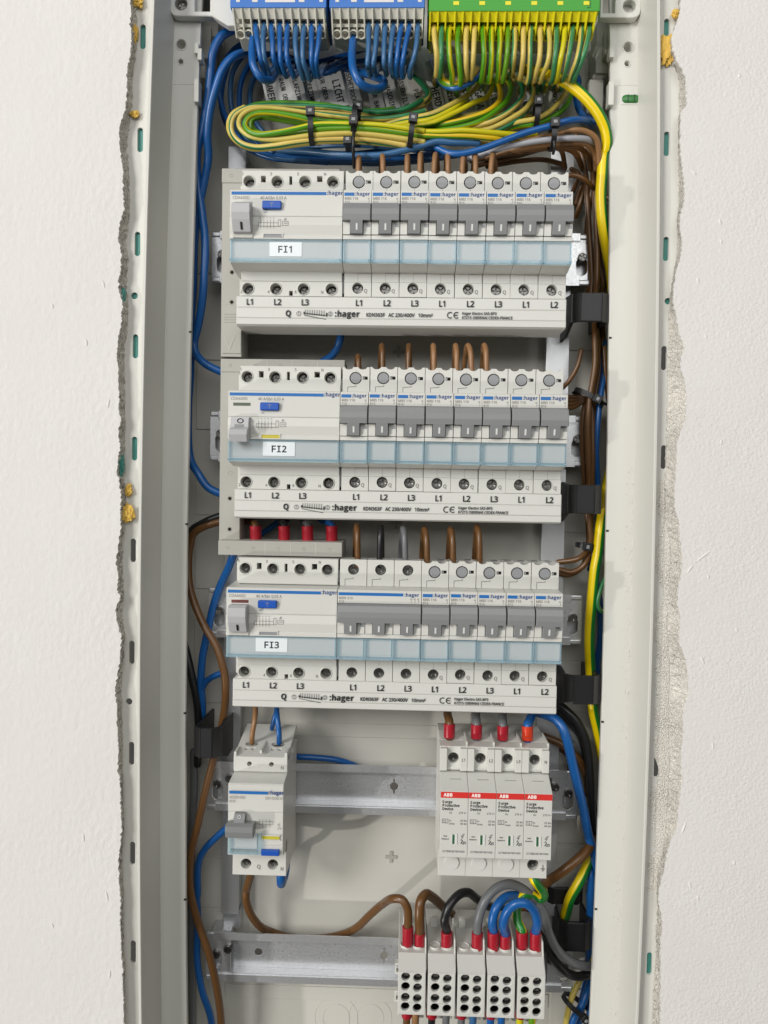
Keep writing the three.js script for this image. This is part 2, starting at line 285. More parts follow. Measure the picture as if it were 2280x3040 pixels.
/* ------------------------------------------------------------------ the recessed cabinet */
const cabinet = thing('wall_cabinet', 'light grey plastic recessed cabinet frame with slotted flanges and deep back panel', 'cabinet', [0, 0, 0]);
function loft(prof, sgn, y0, y1, n = 40) {               // prof [x, z] for the right side; follows the bow of the box
  const pos = [], idx = []; let v = 0;
  for (let s = 0; s < prof.length - 1; s++) {
    for (let i = 0; i <= n; i++) { const y = y0 + (y1 - y0) * i / n; for (const q of [prof[s], prof[s + 1]]) pos.push(sgn * (q[0] + bow(y)) * MM, y * MM, q[1] * MM); }
    for (let i = 0; i < n; i++) { const a = v + 2 * i; sgn > 0 ? idx.push(a, a + 2, a + 1, a + 1, a + 2, a + 3) : idx.push(a, a + 1, a + 2, a + 1, a + 3, a + 2); }
    v += 2 * (n + 1);
  }
  const g = new THREE.BufferGeometry(); g.setAttribute('position', new THREE.Float32BufferAttribute(pos, 3)); g.setAttribute('uv', new THREE.Float32BufferAttribute(new Float32Array(pos.length / 3 * 2), 2)); g.setIndex(idx); g.computeVertexNormals(); return g;
}
const slotsL = [[424, 109], [416, 415], [408, 724], [402, 1028], [399, 1332], [395, 1634], [391, 1937], [390, 2237], [393, 2533], [395, 2826]].map(([u, v]) => P(u, v, FLANGE_Z));
const slotsR = [[1979, 92], [1979, 427], [1977, 739], [1971, 1063], [1970, 1357], [1964, 1655], [1949, 2273], [1928, 2861]].map(([u, v]) => P(u, v, FLANGE_Z));
const roundL = [[399, 878], [383, 2083]].map(([u, v]) => P(u, v, FLANGE_Z)), roundR = [P(1983, 894, FLANGE_Z)];
const wells = [[538, 132, 3.2], [537, 183, 1.7], [1866, 140, 3.2], [1862, 189, 1.7]].map(([u, v, r]) => [...P(u, v, LEDGE_Z).slice(0, 2), r]);
for (const [s, slots, rounds] of [[-1, slotsL, roundL], [1, slotsR, roundR]]) {
  const ys = Array.from({ length: 41 }, (_, i) => BOX_BOT + (BOX_TOP - BOX_BOT) * i / 40);
  const outline = [...ys.map((y) => [s * (160.9 + bow(y)), y]), ...ys.slice().reverse().map((y) => [s * (186 + bow(y)), y])];
  part('flange', plateZ(outline, [...slots.map(([x, y]) => slotHole(x, y, 3.5, 15)), ...rounds.map(([x, y]) => circle(x, y, 2.1))], FLANGE_Z - 1.6, FLANGE_Z, 0.1), M.frame, cabinet);
  part('rim', loft([[161.2, FLANGE_Z - 0.5], [161.0, -0.5], [160.5, 0.05], [159.3, 0.05], [158.9, -0.4], [155.8, LEDGE_Z]], s, BOX_BOT, BOX_TOP), M.frame, cabinet);
  part('ledge', loft([[156.4, LEDGE_Z], [139.0, LEDGE_Z], [138.6, LEDGE_Z - 0.4], [138.6, LEDGE_Z - 3.2], [152, LEDGE_Z - 3.2]], s, BOX_BOT, 224), M.frame, cabinet);
  { const w = wells.filter((q) => Math.sign(q[0]) === s), e = (x) => s * x; part('ledge_head', plateZ([[e(138.6 + bow(224)), 224], [e(156.4 + bow(224)), 224], [e(156.4 + bow(330)), BOX_TOP], [e(138.6 + bow(330)), BOX_TOP]], w.map(([x, y, r]) => circle(x, y, r)), LEDGE_Z - 3.2, LEDGE_Z, 0.2), M.frame, cabinet); }
  part('side_wall', box(s * 151, s * 153, BOX_BOT, BOX_TOP, BACK_Z, LEDGE_Z - 3), M.inner, cabinet);
}
for (const [y0, y1] of [[BOX_BOT - 2, BOX_BOT], [BOX_TOP, BOX_TOP + 2]]) part('end_wall', box(-161, 161, y0, y1, BACK_Z, -1), M.inner, cabinet);
part('back_panel', box(-153, 153, BOX_BOT, BOX_TOP, BACK_Z - 3, BACK_Z), M.inner, cabinet);
// moulded steps of the back panel
for (const [x0, x1, y0, y1] of [[-146, -122, -470, -402], [-146, -122, -399, -352], [-146, -122, -349, -312], [-146, -122, -309, -236], [-146, -122, -196, -134], [-146, -122, -112, -62], [-146, -122, -58, -20], [-146, -122, 4, 50], [-146, -122, 54, 112], [-146, -122, 116, 190],
  [119.5, 146, -470, -402], [119.5, 146, -330, -296], [119.5, 146, -293, -272], [119.5, 146, -269, -240], [119.5, 146, -196, -160], [119.5, 146, -120, -70], [119.5, 146, -66, -12], [119.5, 146, 30, 60], [119.5, 146, 64, 110]])
  part('panel_step', box(x0, x1, y0, y1, BACK_Z - 0.5, BACK_Z + 1.1, 0.4), M.inner, cabinet);
for (const y of [-104, 106, -214, -412]) part('panel_rib', box(-121, 118, y - 5, y + 5, BACK_Z - 0.5, BACK_Z + 0.8, 0.4), M.inner, cabinet);
for (const [y, x] of [[61.5, 0], [-61.5, 0.2], [-307.4, 0.5]]) {
  const o = part('cross_mark', [box(x - 4.2, x + 4.2, y - 1.1, y + 1.1, BACK_Z - 0.4, BACK_Z + 0.9), box(x - 1.1, x + 1.1, y - 4.2, y - 1.1, BACK_Z - 0.4, BACK_Z + 0.9), box(x - 1.1, x + 1.1, y + 1.1, y + 4.2, BACK_Z - 0.4, BACK_Z + 0.9)], M.bridge, cabinet);
}
part('knockout_ring', [D3(1240, 1090, BACK_Z), D3(1500, 1090, BACK_Z)].flatMap(([x, y]) => [16, 10].map((r) => new THREE.TorusGeometry(r * MM, 0.16 * MM, 6, 48).translate(x * MM, y * MM, (BACK_Z + 0.1) * MM))), M.inner, cabinet);
// small black boxes on the ledge edge
for (const [u, v, s] of [[562, 985, -1], [553, 1556, -1], [546, 2117, -1], [543, 2670, -1], [1822, 1003, 1], [1807, 1576, 1], [1796, 2143, 1], [1782, 2699, 1]]) { const q = P(u, v, LEDGE_Z); part('edge_mark', box(s * 138.2 + (q[0] - s * 138.2) * 0 + s * (bow(q[1])) - (s < 0 ? 1.6 : -0.2), s * 138.2 + s * bow(q[1]) + (s < 0 ? 0.2 : 1.6) * 1 + (s < 0 ? 0 : 0.2), q[1] - 0.6, q[1] + 0.6, LEDGE_Z - 0.5, LEDGE_Z + 0.3), M.black, cabinet); }
// upper ledge: countersunk holes, clip tabs, spirit level, corner plates with screws
for (const [x, y, r] of wells) {
  const o = part('screw_well', new THREE.LatheGeometry([[0, -9], [r * 0.5, -9], [r * 0.55, -5], [r * 0.9, -4.6], [r, 0.1], [r + 0.35, 0.35], [r + 0.8, 0.2], [r + 0.9, -0.5]].map(([a, b]) => new THREE.Vector2(a * MM, b * MM)), 28).rotateX(Math.PI / 2).translate(x * MM, y * MM, LEDGE_Z * MM), M.frame, cabinet);
}
for (const [f, x0, x1, y0, y1] of [[L1, 765, 800, 350, 435], [L1, 790, 825, 395, 490], [L1, 762, 800, 645, 835], [R1, 305, 342, 365, 470], [R1, 300, 338, 665, 860]]) { const a = f(x0, y0, -24), b = f(x1, y1, -24); part('clip_tab', box(a[0], b[0], b[1], a[1], -31, -24, 0.4), M.frame, cabinet); }
for (const [f, x0, x1, y0, y1, zz] of [[L1, 775, 900, 215, 480, -48], [L1, 775, 850, 500, 640, -44], [L1, 830, 960, 160, 300, -52], [R1, 200, 300, 175, 600, -50], [R1, 270, 340, 235, 450, -42], [R1, 140, 250, 650, 900, -46]]) { const a = f(x0, y0, zz), b = f(x1, y1, zz); part('guide_wall', box(a[0], b[0], b[1], a[1], zz - 16, zz, 0.6), M.inner, cabinet); }
{
  const a = R1(405, 772, LEDGE_Z + 0.6), b = R1(552, 850, LEDGE_Z + 0.6), v = part('spirit_level', box(a[0] - 0.6, b[0] + 0.6, b[1] - 0.6, a[1] + 0.6, LEDGE_Z - 1, LEDGE_Z + 0.35, 0.2), M.frame, cabinet);
  part('vial', new THREE.CapsuleGeometry(2.6 * MM, (b[0] - a[0] - 5.4) * MM, 6, 16).rotateZ(Math.PI / 2).scale(1, 1, 0.35).translate((a[0] + b[0]) / 2 * MM, (a[1] + b[1]) / 2 * MM, (LEDGE_Z + 0.5) * MM), M.vial, v, 'green liquid level vial');
  for (const k of [-1, 1]) part('vial_mark', box((a[0] + b[0]) / 2 + k * 2 - 0.2, (a[0] + b[0]) / 2 + k * 2 + 0.2, b[1] + 0.6, a[1] - 0.6, LEDGE_Z + 1.0, LEDGE_Z + 1.45), M.dark, v);
}
for (const [s, f, lx, rx, by, sx, sy] of [[-1, L1, 565, 940, 132, 655, 30], [1, R1, 225, 560, 145, 468, 48]]) {
  const z = -22, a = f(lx, by, z), b = f(rx, by, z), q = f(sx, sy, z), y1 = 322, r = 5;
  const o = s < 0 ? [[a[0] + r, a[1]], [b[0] - 2, b[1]], [b[0] + 8, b[1] - 6], [b[0] + 14, b[1] - 6], [b[0] + 14, y1], [a[0], y1], [a[0], a[1] + r], [a[0] + 0.7, a[1] + 2.2], [a[0] + 2.2, a[1] + 0.7]] : [[a[0], a[1]], [b[0] - r, b[1]], [b[0] - 2.2, b[1] + 0.7], [b[0] - 0.7, b[1] + 2.2], [b[0], b[1] + r], [b[0], y1], [a[0], y1]];
  const win = s < 0 ? [f(770, 0, z)[0], f(895, 0, z)[0], f(830, 92, z)[1], 300] : [f(250, 0, z)[0], f(350, 0, z)[0], f(300, 105, z)[1], 300];
  const p = part('corner_plate', plateZ(o, [circle(q[0], q[1], 4.0), rectHole(...win)], LEDGE_Z + 0.3, z, 0.4), M.frame, cabinet);
  if (s < 0) screwHead(p, q[0], q[1], z - 3, 2.6, 0.4, 'screw');
}
// foil seen behind the upper slots
for (const [list, n] of [[slotsL, 5], [slotsR, 3], [[slotsR[7]], 1], [[roundL[0]], 1], [roundR, 1]]) for (const [x, y] of list.slice(0, n)) part('sealing_foil', box(x - 2.4, x + 2.4, y - 8.6, y + 8.6, FLANGE_Z - 2.6, FLANGE_Z - 1.9, 0.3), M.teal, cabinet, 'teal foil behind a slot');

// lumps of mounting foam and torn foil in the joint between cabinet and wall
function blob(c, sx, sy, sz, s, m, name, label, cat, group) {
  const g = new THREE.IcosahedronGeometry(1, 4), p = g.attributes.position;
  for (let i = 0; i < p.count; i++) { const x = p.getX(i), y = p.getY(i), z = p.getZ(i), k = 1 + 0.5 * noise.noise(x * 1.6 + s * 3.1, y * 1.6, z * 1.6) + 0.42 * noise.noise(x * 4 + s, y * 4, z * 4) + 0.22 * noise.noise(x * 10 + s, y * 10, z * 10); p.setXYZ(i, (c[0] + x * k * sx) * MM, (c[1] + y * k * sy) * MM, (c[2] + z * k * sz) * MM); }
  g.computeVertexNormals(); return sole(name, g, m, label, cat, group);
}
const FG = 'lumps of yellow mounting foam';
blob(L1(305, 10, -4), 3.2, 3.6, 1.5, 1, M.foam, 'foam_lump', 'yellow foam lump at the top of the left joint, cut by the frame', 'foam', FG);
blob(L1(280, 275, -4), 1.5, 5.4, 1.5, 2, M.foam, 'foam_lump', 'upright yellow foam sliver beside the topmost left slot', 'foam', FG);
blob(L1(275, 935, -4), 2.8, 1.9, 1.4, 3, M.foam, 'foam_lump', 'small yellow foam tuft above the second left slot', 'foam', FG);
blob(L2(225, 1810, -4), 2.0, 3.8, 1.3, 4, M.foam, 'foam_lump', 'thin yellow foam shred above the torn flap on the left', 'foam', FG);
blob(L2(220, 2000, -3), 3.6, 5.4, 1.6, 5, M.foam, 'foam_lump', 'large yellow foam flap beside the left wall edge', 'foam', FG);
blob(R1(765, 410, -4.2), 4.6, 8.6, 1.6, 6, M.foam, 'foam_lump', 'flat amber foam patch over the right flange', 'foam', FG);
blob(R1(845, 112, -3), 2.2, 2.4, 2, 7, M.foam, 'foam_lump', 'small amber foam bead near the top of the right flange', 'foam', FG);
blob(L2(180, 215, -2.5), 1.6, 4.6, 1.6, 8, M.teal, 'foil_scrap', 'teal foil scrap poking out beside the round left hole', 'foil', 'teal foil scraps');
blob(L2(165, 1600, -3), 1.8, 6.6, 1.8, 9, M.teal, 'foil_scrap', 'long teal foil scrap in the left joint above the foam flap', 'foil', 'teal foil scraps');

{ // plaster crumbs left along the right ledge and rim
  const n = 520, m = new THREE.InstancedMesh(new THREE.IcosahedronGeometry(0.0005, 0), std(lin(0.66, 0.65, 0.61), 0.9), n), q = new THREE.Object3D();
  for (let i = 0; i < n; i++) {
    const y = -20 - 400 * rnd(), k = Math.pow(rnd(), 2.2), on = i % 5 > 0, x = on ? 155.4 + bow(y) - 0.4 - 9 * k * (0.5 + 0.6 * Math.abs(noise.noise(y * 0.05, 4, 2))) : 163 + bow(y) + 5 * rnd(), z = on ? LEDGE_Z + 0.12 : FLANGE_Z + 0.2;
    q.position.set(x * MM, y * MM, z * MM); q.rotation.set(rnd() * 6, rnd() * 6, rnd() * 6); q.scale.setScalar(0.35 + 0.9 * rnd() ** 3); q.updateMatrix(); m.setMatrixAt(i, q.matrix);
  }
  m.name = 'plaster_crumbs'; m.castShadow = m.receiveShadow = true; scene.add(m); tag(m, 'white plaster crumbs scattered along the right ledge of the cabinet', 'plaster crumbs', null, 'stuff');
}

/* ------------------------------------------------------------------ steel uprights and rails */
for (const [x0, x1, y0, label] of [[-121.3, -108.7, -346, 'galvanised upright strip on the left of the back panel'], [102.5, 118.5, -340, 'galvanised upright strip on the right of the back panel']]) {
  const u = thing('steel_upright', label, 'metal strip', [(x0 + x1) / 2, y0, 0], 'galvanised uprights'), w = (x1 - x0) / 2;
  part('strip', box(-w, w, 0, 200 - y0, -62.5, -61, 0.3), M.steel, u); part('foot', box(-w, w, -14, 0.0, -74.5, -67, 0.5), M.steel, u);
  part('spine', box(-w + 1, w - 1, 2, 198 - y0, -74.5, -62.6), M.steel, u);
}
const RAILN = ['topmost', 'second', 'third', 'fourth', 'lowest'];
for (let i = 0; i < 5; i++) {
  const y = (1 - i) * ROW - 2.2, x0 = -124, x1 = 122, F = -51;
  const t = thing('mounting_rail', `${RAILN[i]} galvanised steel top-hat rail ${['behind the FI1 row', 'behind the FI2 row', 'behind the FI3 row', 'between the single breaker and surge protector', 'behind the five terminal blocks'][i]}`, 'rail', [0, y, 0], 'mounting rails across the cabinet');
  for (const s of [-1, 1]) part('rail_lip', prismX([[F, s * 17.5], [F, s * 12.6], [F - 7.4, s * 12.4], [F - 7.4, s * 11.5], [F - 0.9, s * 11.7], [F - 0.9, s * 17.5]].map((q) => q), x0, x1, 0.15), M.steel, t);
  const holes = [-95, 2, 92].map((x) => (p) => { const X = (x + (i === 4 ? -5 : 0)) * MM, a = 0.6 * MM, b = 5.4 * MM, r = 2.9 * MM; p.moveTo(X - a, -b); p.lineTo(X - a, -r * 0.95); p.absarc(X, 0, r, Math.PI * 1.43, Math.PI * 0.57, true); p.lineTo(X - a, b); p.lineTo(X + a, b); p.lineTo(X + a, r * 0.95); p.absarc(X, 0, r, Math.PI * 0.43, -Math.PI * 0.43, true); p.lineTo(X + a, -b); });
  if (i === 4) { const q = D3(640, 590, F - 7); holes[0] = circle(q[0], q[1] - y, 2.8); }
  part('rail_web', plateZ(rect(x0, x1, -11.9, 11.9), i > 2 ? holes : [], F - 8.6, F - 7.5, 0.1), M.steel, t);
  for (const s of [-1, 1]) {                              // bracket that holds the rail end to the upright
    const xa = s < 0 ? -130 : 112, xb = s < 0 ? -112 : 130, cx = s < 0 ? -122.5 : 123.5;
    const b = part('end_bracket', [plateZ(rect(xa, xb, -14, 14), [slotHole(cx, -4.5, 7.5, 12)], -53.6, -52.2, 0.2), box(xa, xb, 13.4, 17.3, -54, -51.3, 1.2), box(xa, xb, -17.3, -13.4, -54, -51.3, 1.2), box(xa + 2, xb - 2, -13, 13, -74, -60, 0.6)], M.steel, t);
    screwHead(b, cx, 1.5, -50.2, 3.0, rr(0, 1.5), 'screw');
    if (i > 2) screwHead(b, s < 0 ? -114 : 114, 5.5, -50.2, 3.0, rr(0, 1.5), 'screw');
  }
}

/* ------------------------------------------------------------------ devices; local origin: rail axis, front plane at z = 0 */
const scallop = (w, y0, y1, cuts) => {                    // upper shoulder outline with wire-entry scallops in its top edge
  const o = [[-w, y0], [w, y0], [w, y1]];
  for (const c of cuts.slice().reverse()) for (let k = 0; k <= 8; k++) { const a = Math.PI * k / 8; o.push([c + 2.7 * Math.cos(a), y1 - 1.5 * Math.sin(a)]); }
  o.push([-w, y1]); return o;
};
const drawBrand = (x, px, py, size) => txt(x, ':hager', px, py, size, { bold: true, color: NAVY });
const swSym = (x, px, py) => { x.strokeStyle = GREYINK; x.lineWidth = 0.22; x.beginPath(); x.moveTo(px, py); x.lineTo(px + 0.7, py + 1.2); x.lineTo(px, py + 2.2); x.stroke(); x.strokeRect(px - 0.3, py - 0.6, 0.9, 0.6); };
const mcbPrint = print(17, 8.4, 28, (x) => { x.fillStyle = BLUEINK; x.fillRect(0.4, 1.55, 6.2, 2.0); drawBrand(x, 6.9, 3.4, 3.0); txt(x, 'MBS 116', 0.5, 5.9, 2.15, { color: GREYINK, heavy: 6 }); txt(x, 'B16', 0.5, 8.0, 2.0, { color: GREYINK }); swSym(x, 15.2, 5.4); });
const mbnPrint = print(52, 8.4, 20, (x) => { x.fillStyle = BLUEINK; x.fillRect(0.4, 1.55, 40.4, 1.9); drawBrand(x, 41.4, 3.5, 3.0); txt(x, 'MBN 316', 0.5, 5.9, 2.15, { color: GREYINK }); txt(x, 'B16', 0.5, 8.0, 2.0, { color: GREYINK }); for (let k = 0; k < 3; k++) swSym(x, 45.5 + k * 2.2, 5.4); });
const upPrint = print(17, 16.5, 16, (x) => { x.strokeStyle = '#4c4a47'; x.lineWidth = 0.28; x.beginPath(); x.moveTo(8.5, 11.2); x.lineTo(8.5, 12); x.lineTo(3.2, 12.4); x.lineTo(3.2, 16.4); x.stroke(); x.strokeStyle = '#a7a39b'; x.lineWidth = 0.15; x.beginPath(); x.moveTo(8.5, 1.5); x.lineTo(8.5, 4); x.stroke(); });
const lowPrint = print(17, 15, 16, (x) => { x.strokeStyle = '#aaa69d'; x.lineWidth = 0.16; x.strokeRect(8.5, 0.5, 8.2, 5.4); x.beginPath(); x.moveTo(0, 6.0); x.lineTo(8.5, 6.0); x.stroke(); txt(x, 'Q', 12.3, 12.5, 3.2, { bold: true, color: '#8d8a86' }); });
const lowPrintBare = print(17, 15, 16, (x) => { x.strokeStyle = '#aaa69d'; x.lineWidth = 0.16; x.beginPath(); x.moveTo(8.5, 0.5); x.lineTo(8.5, 5); x.stroke(); });
const noseProfile = (top) => [[-56, -38.3], [-28.2, -38.3], [-28.2, -24], [-9, -23.2], [-1.6, -21.2], [-1.6, -7.5], [0.35, -7.1], [0.35, -4.7], [-2.2, -4.5], [-2.2, 14.3], [0, 14.6], [0, 22.6], [-0.6, 23.0], [-28.2, 23.6], [-28.2, top], [-56, top]];
function labelCover(parent, x0, x1) {
  part('label_paper', box(x0 + 0.6, x1 - 0.6, -20.0, -8.0, -1.55, -1.3), M.paper, parent);
  const c = part('label_cover', face(x0 + 0.2, x1 - 0.2, -20.8, -7.7, 0.25), M.clear, parent, 'clear bluish flip-up label cover');
  part('cover_frame', [box(x0 + 0.15, x1 - 0.15, -8.15, -7.65, -1.2, 0.5), box(x0 + 0.15, x1 - 0.15, -21.0, -19.2, -1.2, 0.75), box(x0 + 0.15, x0 + 1.0, -19.2, -8.15, -1.2, 0.5), box(x1 - 1.0, x1 - 0.15, -19.2, -8.15, -1.2, 0.5)], M.clearEdge, c);
  for (const k of [x0 + 0.9, x1 - 0.9]) part('hinge_pin', new THREE.CylinderGeometry(0.75 * MM, 0.75 * MM, 1.7 * MM, 12).rotateZ(Math.PI / 2).translate(k * MM, -20.1 * MM, 0.7 * MM), M.clearEdge, c);
}
function poleFront(t, cx, { cap = true, print: pr = true, bare = false } = {}) {   // the parts every pole repeats
  if (cap) {
    part('upper_shoulder', plateZ(scallop(8.6, 23.4, 40.4, [-4.6, 4.2]).map(([x, y]) => [x + cx, y]), [circle(cx - 0.3, 33.4, 3.9), rectHole(cx + 4.2, cx + 7.4, 32.5, 34.5)], -28.1, -14, 0.12), M.device, t);
    const c = part('grey_screw_cap', [cyl(cx - 0.3, 33.4, -17.5, -13.7, 3.55, 3.3, 28), box(cx + 2.6, cx + 5.4, 32.7, 34.1, -17.5, -14.4)], M.cap, t);
    part('wire_entry', [box(cx - 7.4, cx - 1.8, 36.6, 39.6, -40, -28.3), box(cx + 1.4, cx + 7, 36.6, 39.6, -40, -28.3)], M.funnel, t);
  } else {
    part('upper_shoulder', plateZ(rect(cx - 8.6, cx + 8.6, 23.4, 40.4), [circle(cx, 34, 3.5)], -28.1, -14, 0.12), M.device, t);
    screwHead(t, cx, 34, -18.0, 3.2, rr(0, 1.5));
  }
  part('upper_print', face(cx - 8.5, cx + 8.5, 23.6, 40.1, -13.93), upPrint, t);
  part('lower_shoulder', plateZ(rect(cx - 8.6, cx + 8.6, -38.3, -23.4), [circle(cx, -32.9, 3.5)], -28.1, -14, 0.12), M.device, t);
  screwHead(t, cx, -32.9, -18.0, 3.2, rr(0, 1.5));
  part('lower_print', face(cx - 8.5, cx + 8.5, -38.2, -23.2, -13.93), bare ? lowPrintBare : lowPrint, t);
  // lever tongue with its white mark, cheeks beside it
  part('lever_tongue', prismX([[-2.2, 3.2], [4.9, 3.2], [3.2, -4.3], [-2.2, -4.4]], cx - 3.9, cx + 3.7, 0.25), M.greyLever, t);
  const s = part('on_mark', new THREE.BoxGeometry(1.1 * MM, 3.8 * MM, 0.3 * MM).rotateX(0.22).translate(cx * MM, -0.7 * MM, 4.12 * MM), M.mark, t, 'white on mark');
  part('cheek', prismX([[-2.2, 2.9], [1.6, 2.9], [1.2, -4.4], [-2.2, -4.4]], cx - 8.55, cx - 4.2, 0.15), M.device, t);
  const ch = part('cheek', prismX([[-2.2, 2.9], [1.6, 2.9], [1.2, -4.4], [-2.2, -4.4]], cx + 4.0, cx + 8.55, 0.15), M.device, t);
  part('status_window', box(cx + 5.8, cx + 8.1, 0.0, 1.9, 1.0, 1.58), M.cap, ch);
}
const leverWide = (x0, x1) => prismX([[-2.2, 14.4], [2.0, 14.3], [3.8, 13.4], [5.2, 9.8], [5.4, 6.5], [4.9, 3.1], [-2.2, 3.0]], x0, x1, 0.35);
function makeBreaker(label, pos) {
  const t = thing('circuit_breaker', label, 'circuit breaker', pos, 'single-pole breakers');
  part('body', prismX(noseProfile(36.5), -8.62, 8.62), M.device, t);
  part('switch_lever', leverWide(-8.4, 8.4), M.greyLever, t);
  poleFront(t, 0);
  part('name_print', face(-8.5, 8.5, 14.4, 22.8, 0.06), mcbPrint, t);
  labelCover(t, -8.6, 8.6);
  return t;
}
const ORD = ['first', 'second', 'third', 'fourth', 'fifth', 'sixth', 'seventh', 'eighth'];
const breaker0 = makeBreaker('first grey-lever breaker right of the FI1 switch', [-26.25, ROW, 0]);
for (let r = 0; r < 3; r++) for (let k = r === 2 ? 3 : 0; k < 8; k++) {
  if (!r && !k) continue;
  const b = copy(breaker0, r < 2 ? `${ORD[k]} grey-lever breaker right of the FI${r + 1} switch` : `${ORD[k - 3]} single breaker right of the three-pole breaker in the FI3 row`);
  b.position.set((-26.25 + 17.5 * k + rr(-0.06, 0.06)) * MM, ((1 - r) * ROW + rr(-0.18, 0.18)) * MM, rr(-0.25, 0.2) * MM);
  b.rotation.set(rr(-0.006, 0.006), rr(-0.005, 0.005), rr(-0.003, 0.003));
  const push = rr(-0.03, 0.03);
  for (const c of b.children) { if (c.name === 'terminal_screw') c.rotation.z = rr(0, 1.57); if (/switch_lever|lever_tongue|on_mark/.test(c.name)) c.rotation.x = push; if (c.name === 'grey_screw_cap') c.position.z = rr(-0.4, 0.2) * MM; if (c.name === 'label_cover') c.rotation.x = rr(-0.008, 0.004); }
}
{
  const t = thing('triple_circuit_breaker', 'three-pole breaker with one wide grey lever bar beside the FI3 switch', 'circuit breaker', [-8.75, -ROW, 0]);
  part('body', prismX(noseProfile(36.5), -26.1, 26.1), M.device, t);
  part('switch_lever', leverWide(-25.9, 25.9), M.greyLever, t);
  for (const cx of [-17.5, 0, 17.5]) { poleFront(t, cx, { cap: false, bare: true }); labelCover(t, cx - 8.6, cx + 8.6); }
  part('name_print', face(-26, 26, 14.4, 22.8, 0.06), mbnPrint, t);
}
/* residual-current switches, four modules wide */
const rcdPrint = print(69, 28, 14, (x) => {
  x.fillStyle = BLUEINK; x.fillRect(0.6, 1.35, 58.5, 1.9); drawBrand(x, 59.3, 3.1, 3.3);
  txt(x, 'CDA440D', 1.3, 5.9, 2.5, { color: '#8f8b86' }); txt(x, '40 A/IΔn 0,03 A', 18.4, 5.9, 2.35, { color: '#75726e' });
  txt(x, 'TEST', 20.4, 14.2, 1.0, { color: '#5a6f93' });
  x.strokeStyle = '#6d6a66'; x.lineWidth = 0.2; for (let k = 0; k < 5; k++) { const X = 19 + k * 2; x.beginPath(); x.moveTo(X, 18.2); x.lineTo(X, 23.6); x.stroke(); txt(x, '×', X - 0.6, 17.6, 1.6, { color: '#6d6a66' }); }
  x.strokeRect(17.6, 20.2, 12.2, 2.1); x.strokeRect(32.4, 19.4, 3.6, 2.4); x.beginPath(); x.moveTo(33, 21); x.lineTo(34, 20.1); x.lineTo(34.8, 21); x.lineTo(35.6, 20.1); x.stroke(); x.strokeRect(29.8, 18.3, 1.6, 4.0);
  txt(x, 'A', 33.4, 18.7, 2.2, { color: '#6d6a66' });
});
const numPrint = print(69, 10, 10, (x) => { ['1', '3', '5', 'N'].forEach((s, k) => txt(x, s, [0.3, 18.4, 35.6, 52.6][k], 3.0, 2.5, { color: '#7d7a76' })); });
const numPrint2 = print(69, 10, 10, (x) => { ['2', '4', '6', 'N'].forEach((s, k) => txt(x, s, [0.2, 17.6, 35, 51.8][k], 8.4, 2.5, { color: '#7d7a76' })); });
const stickers = ['FI1', 'FI2', 'FI3'].map((s) => print(20, 9, 20, (x) => txt(x, s, 10, 6.6, 5.6, { font: 'monospace', align: 'center', color: '#16171a', bold: true }), { bg: '#e9ebea', rough: 0.6 }));
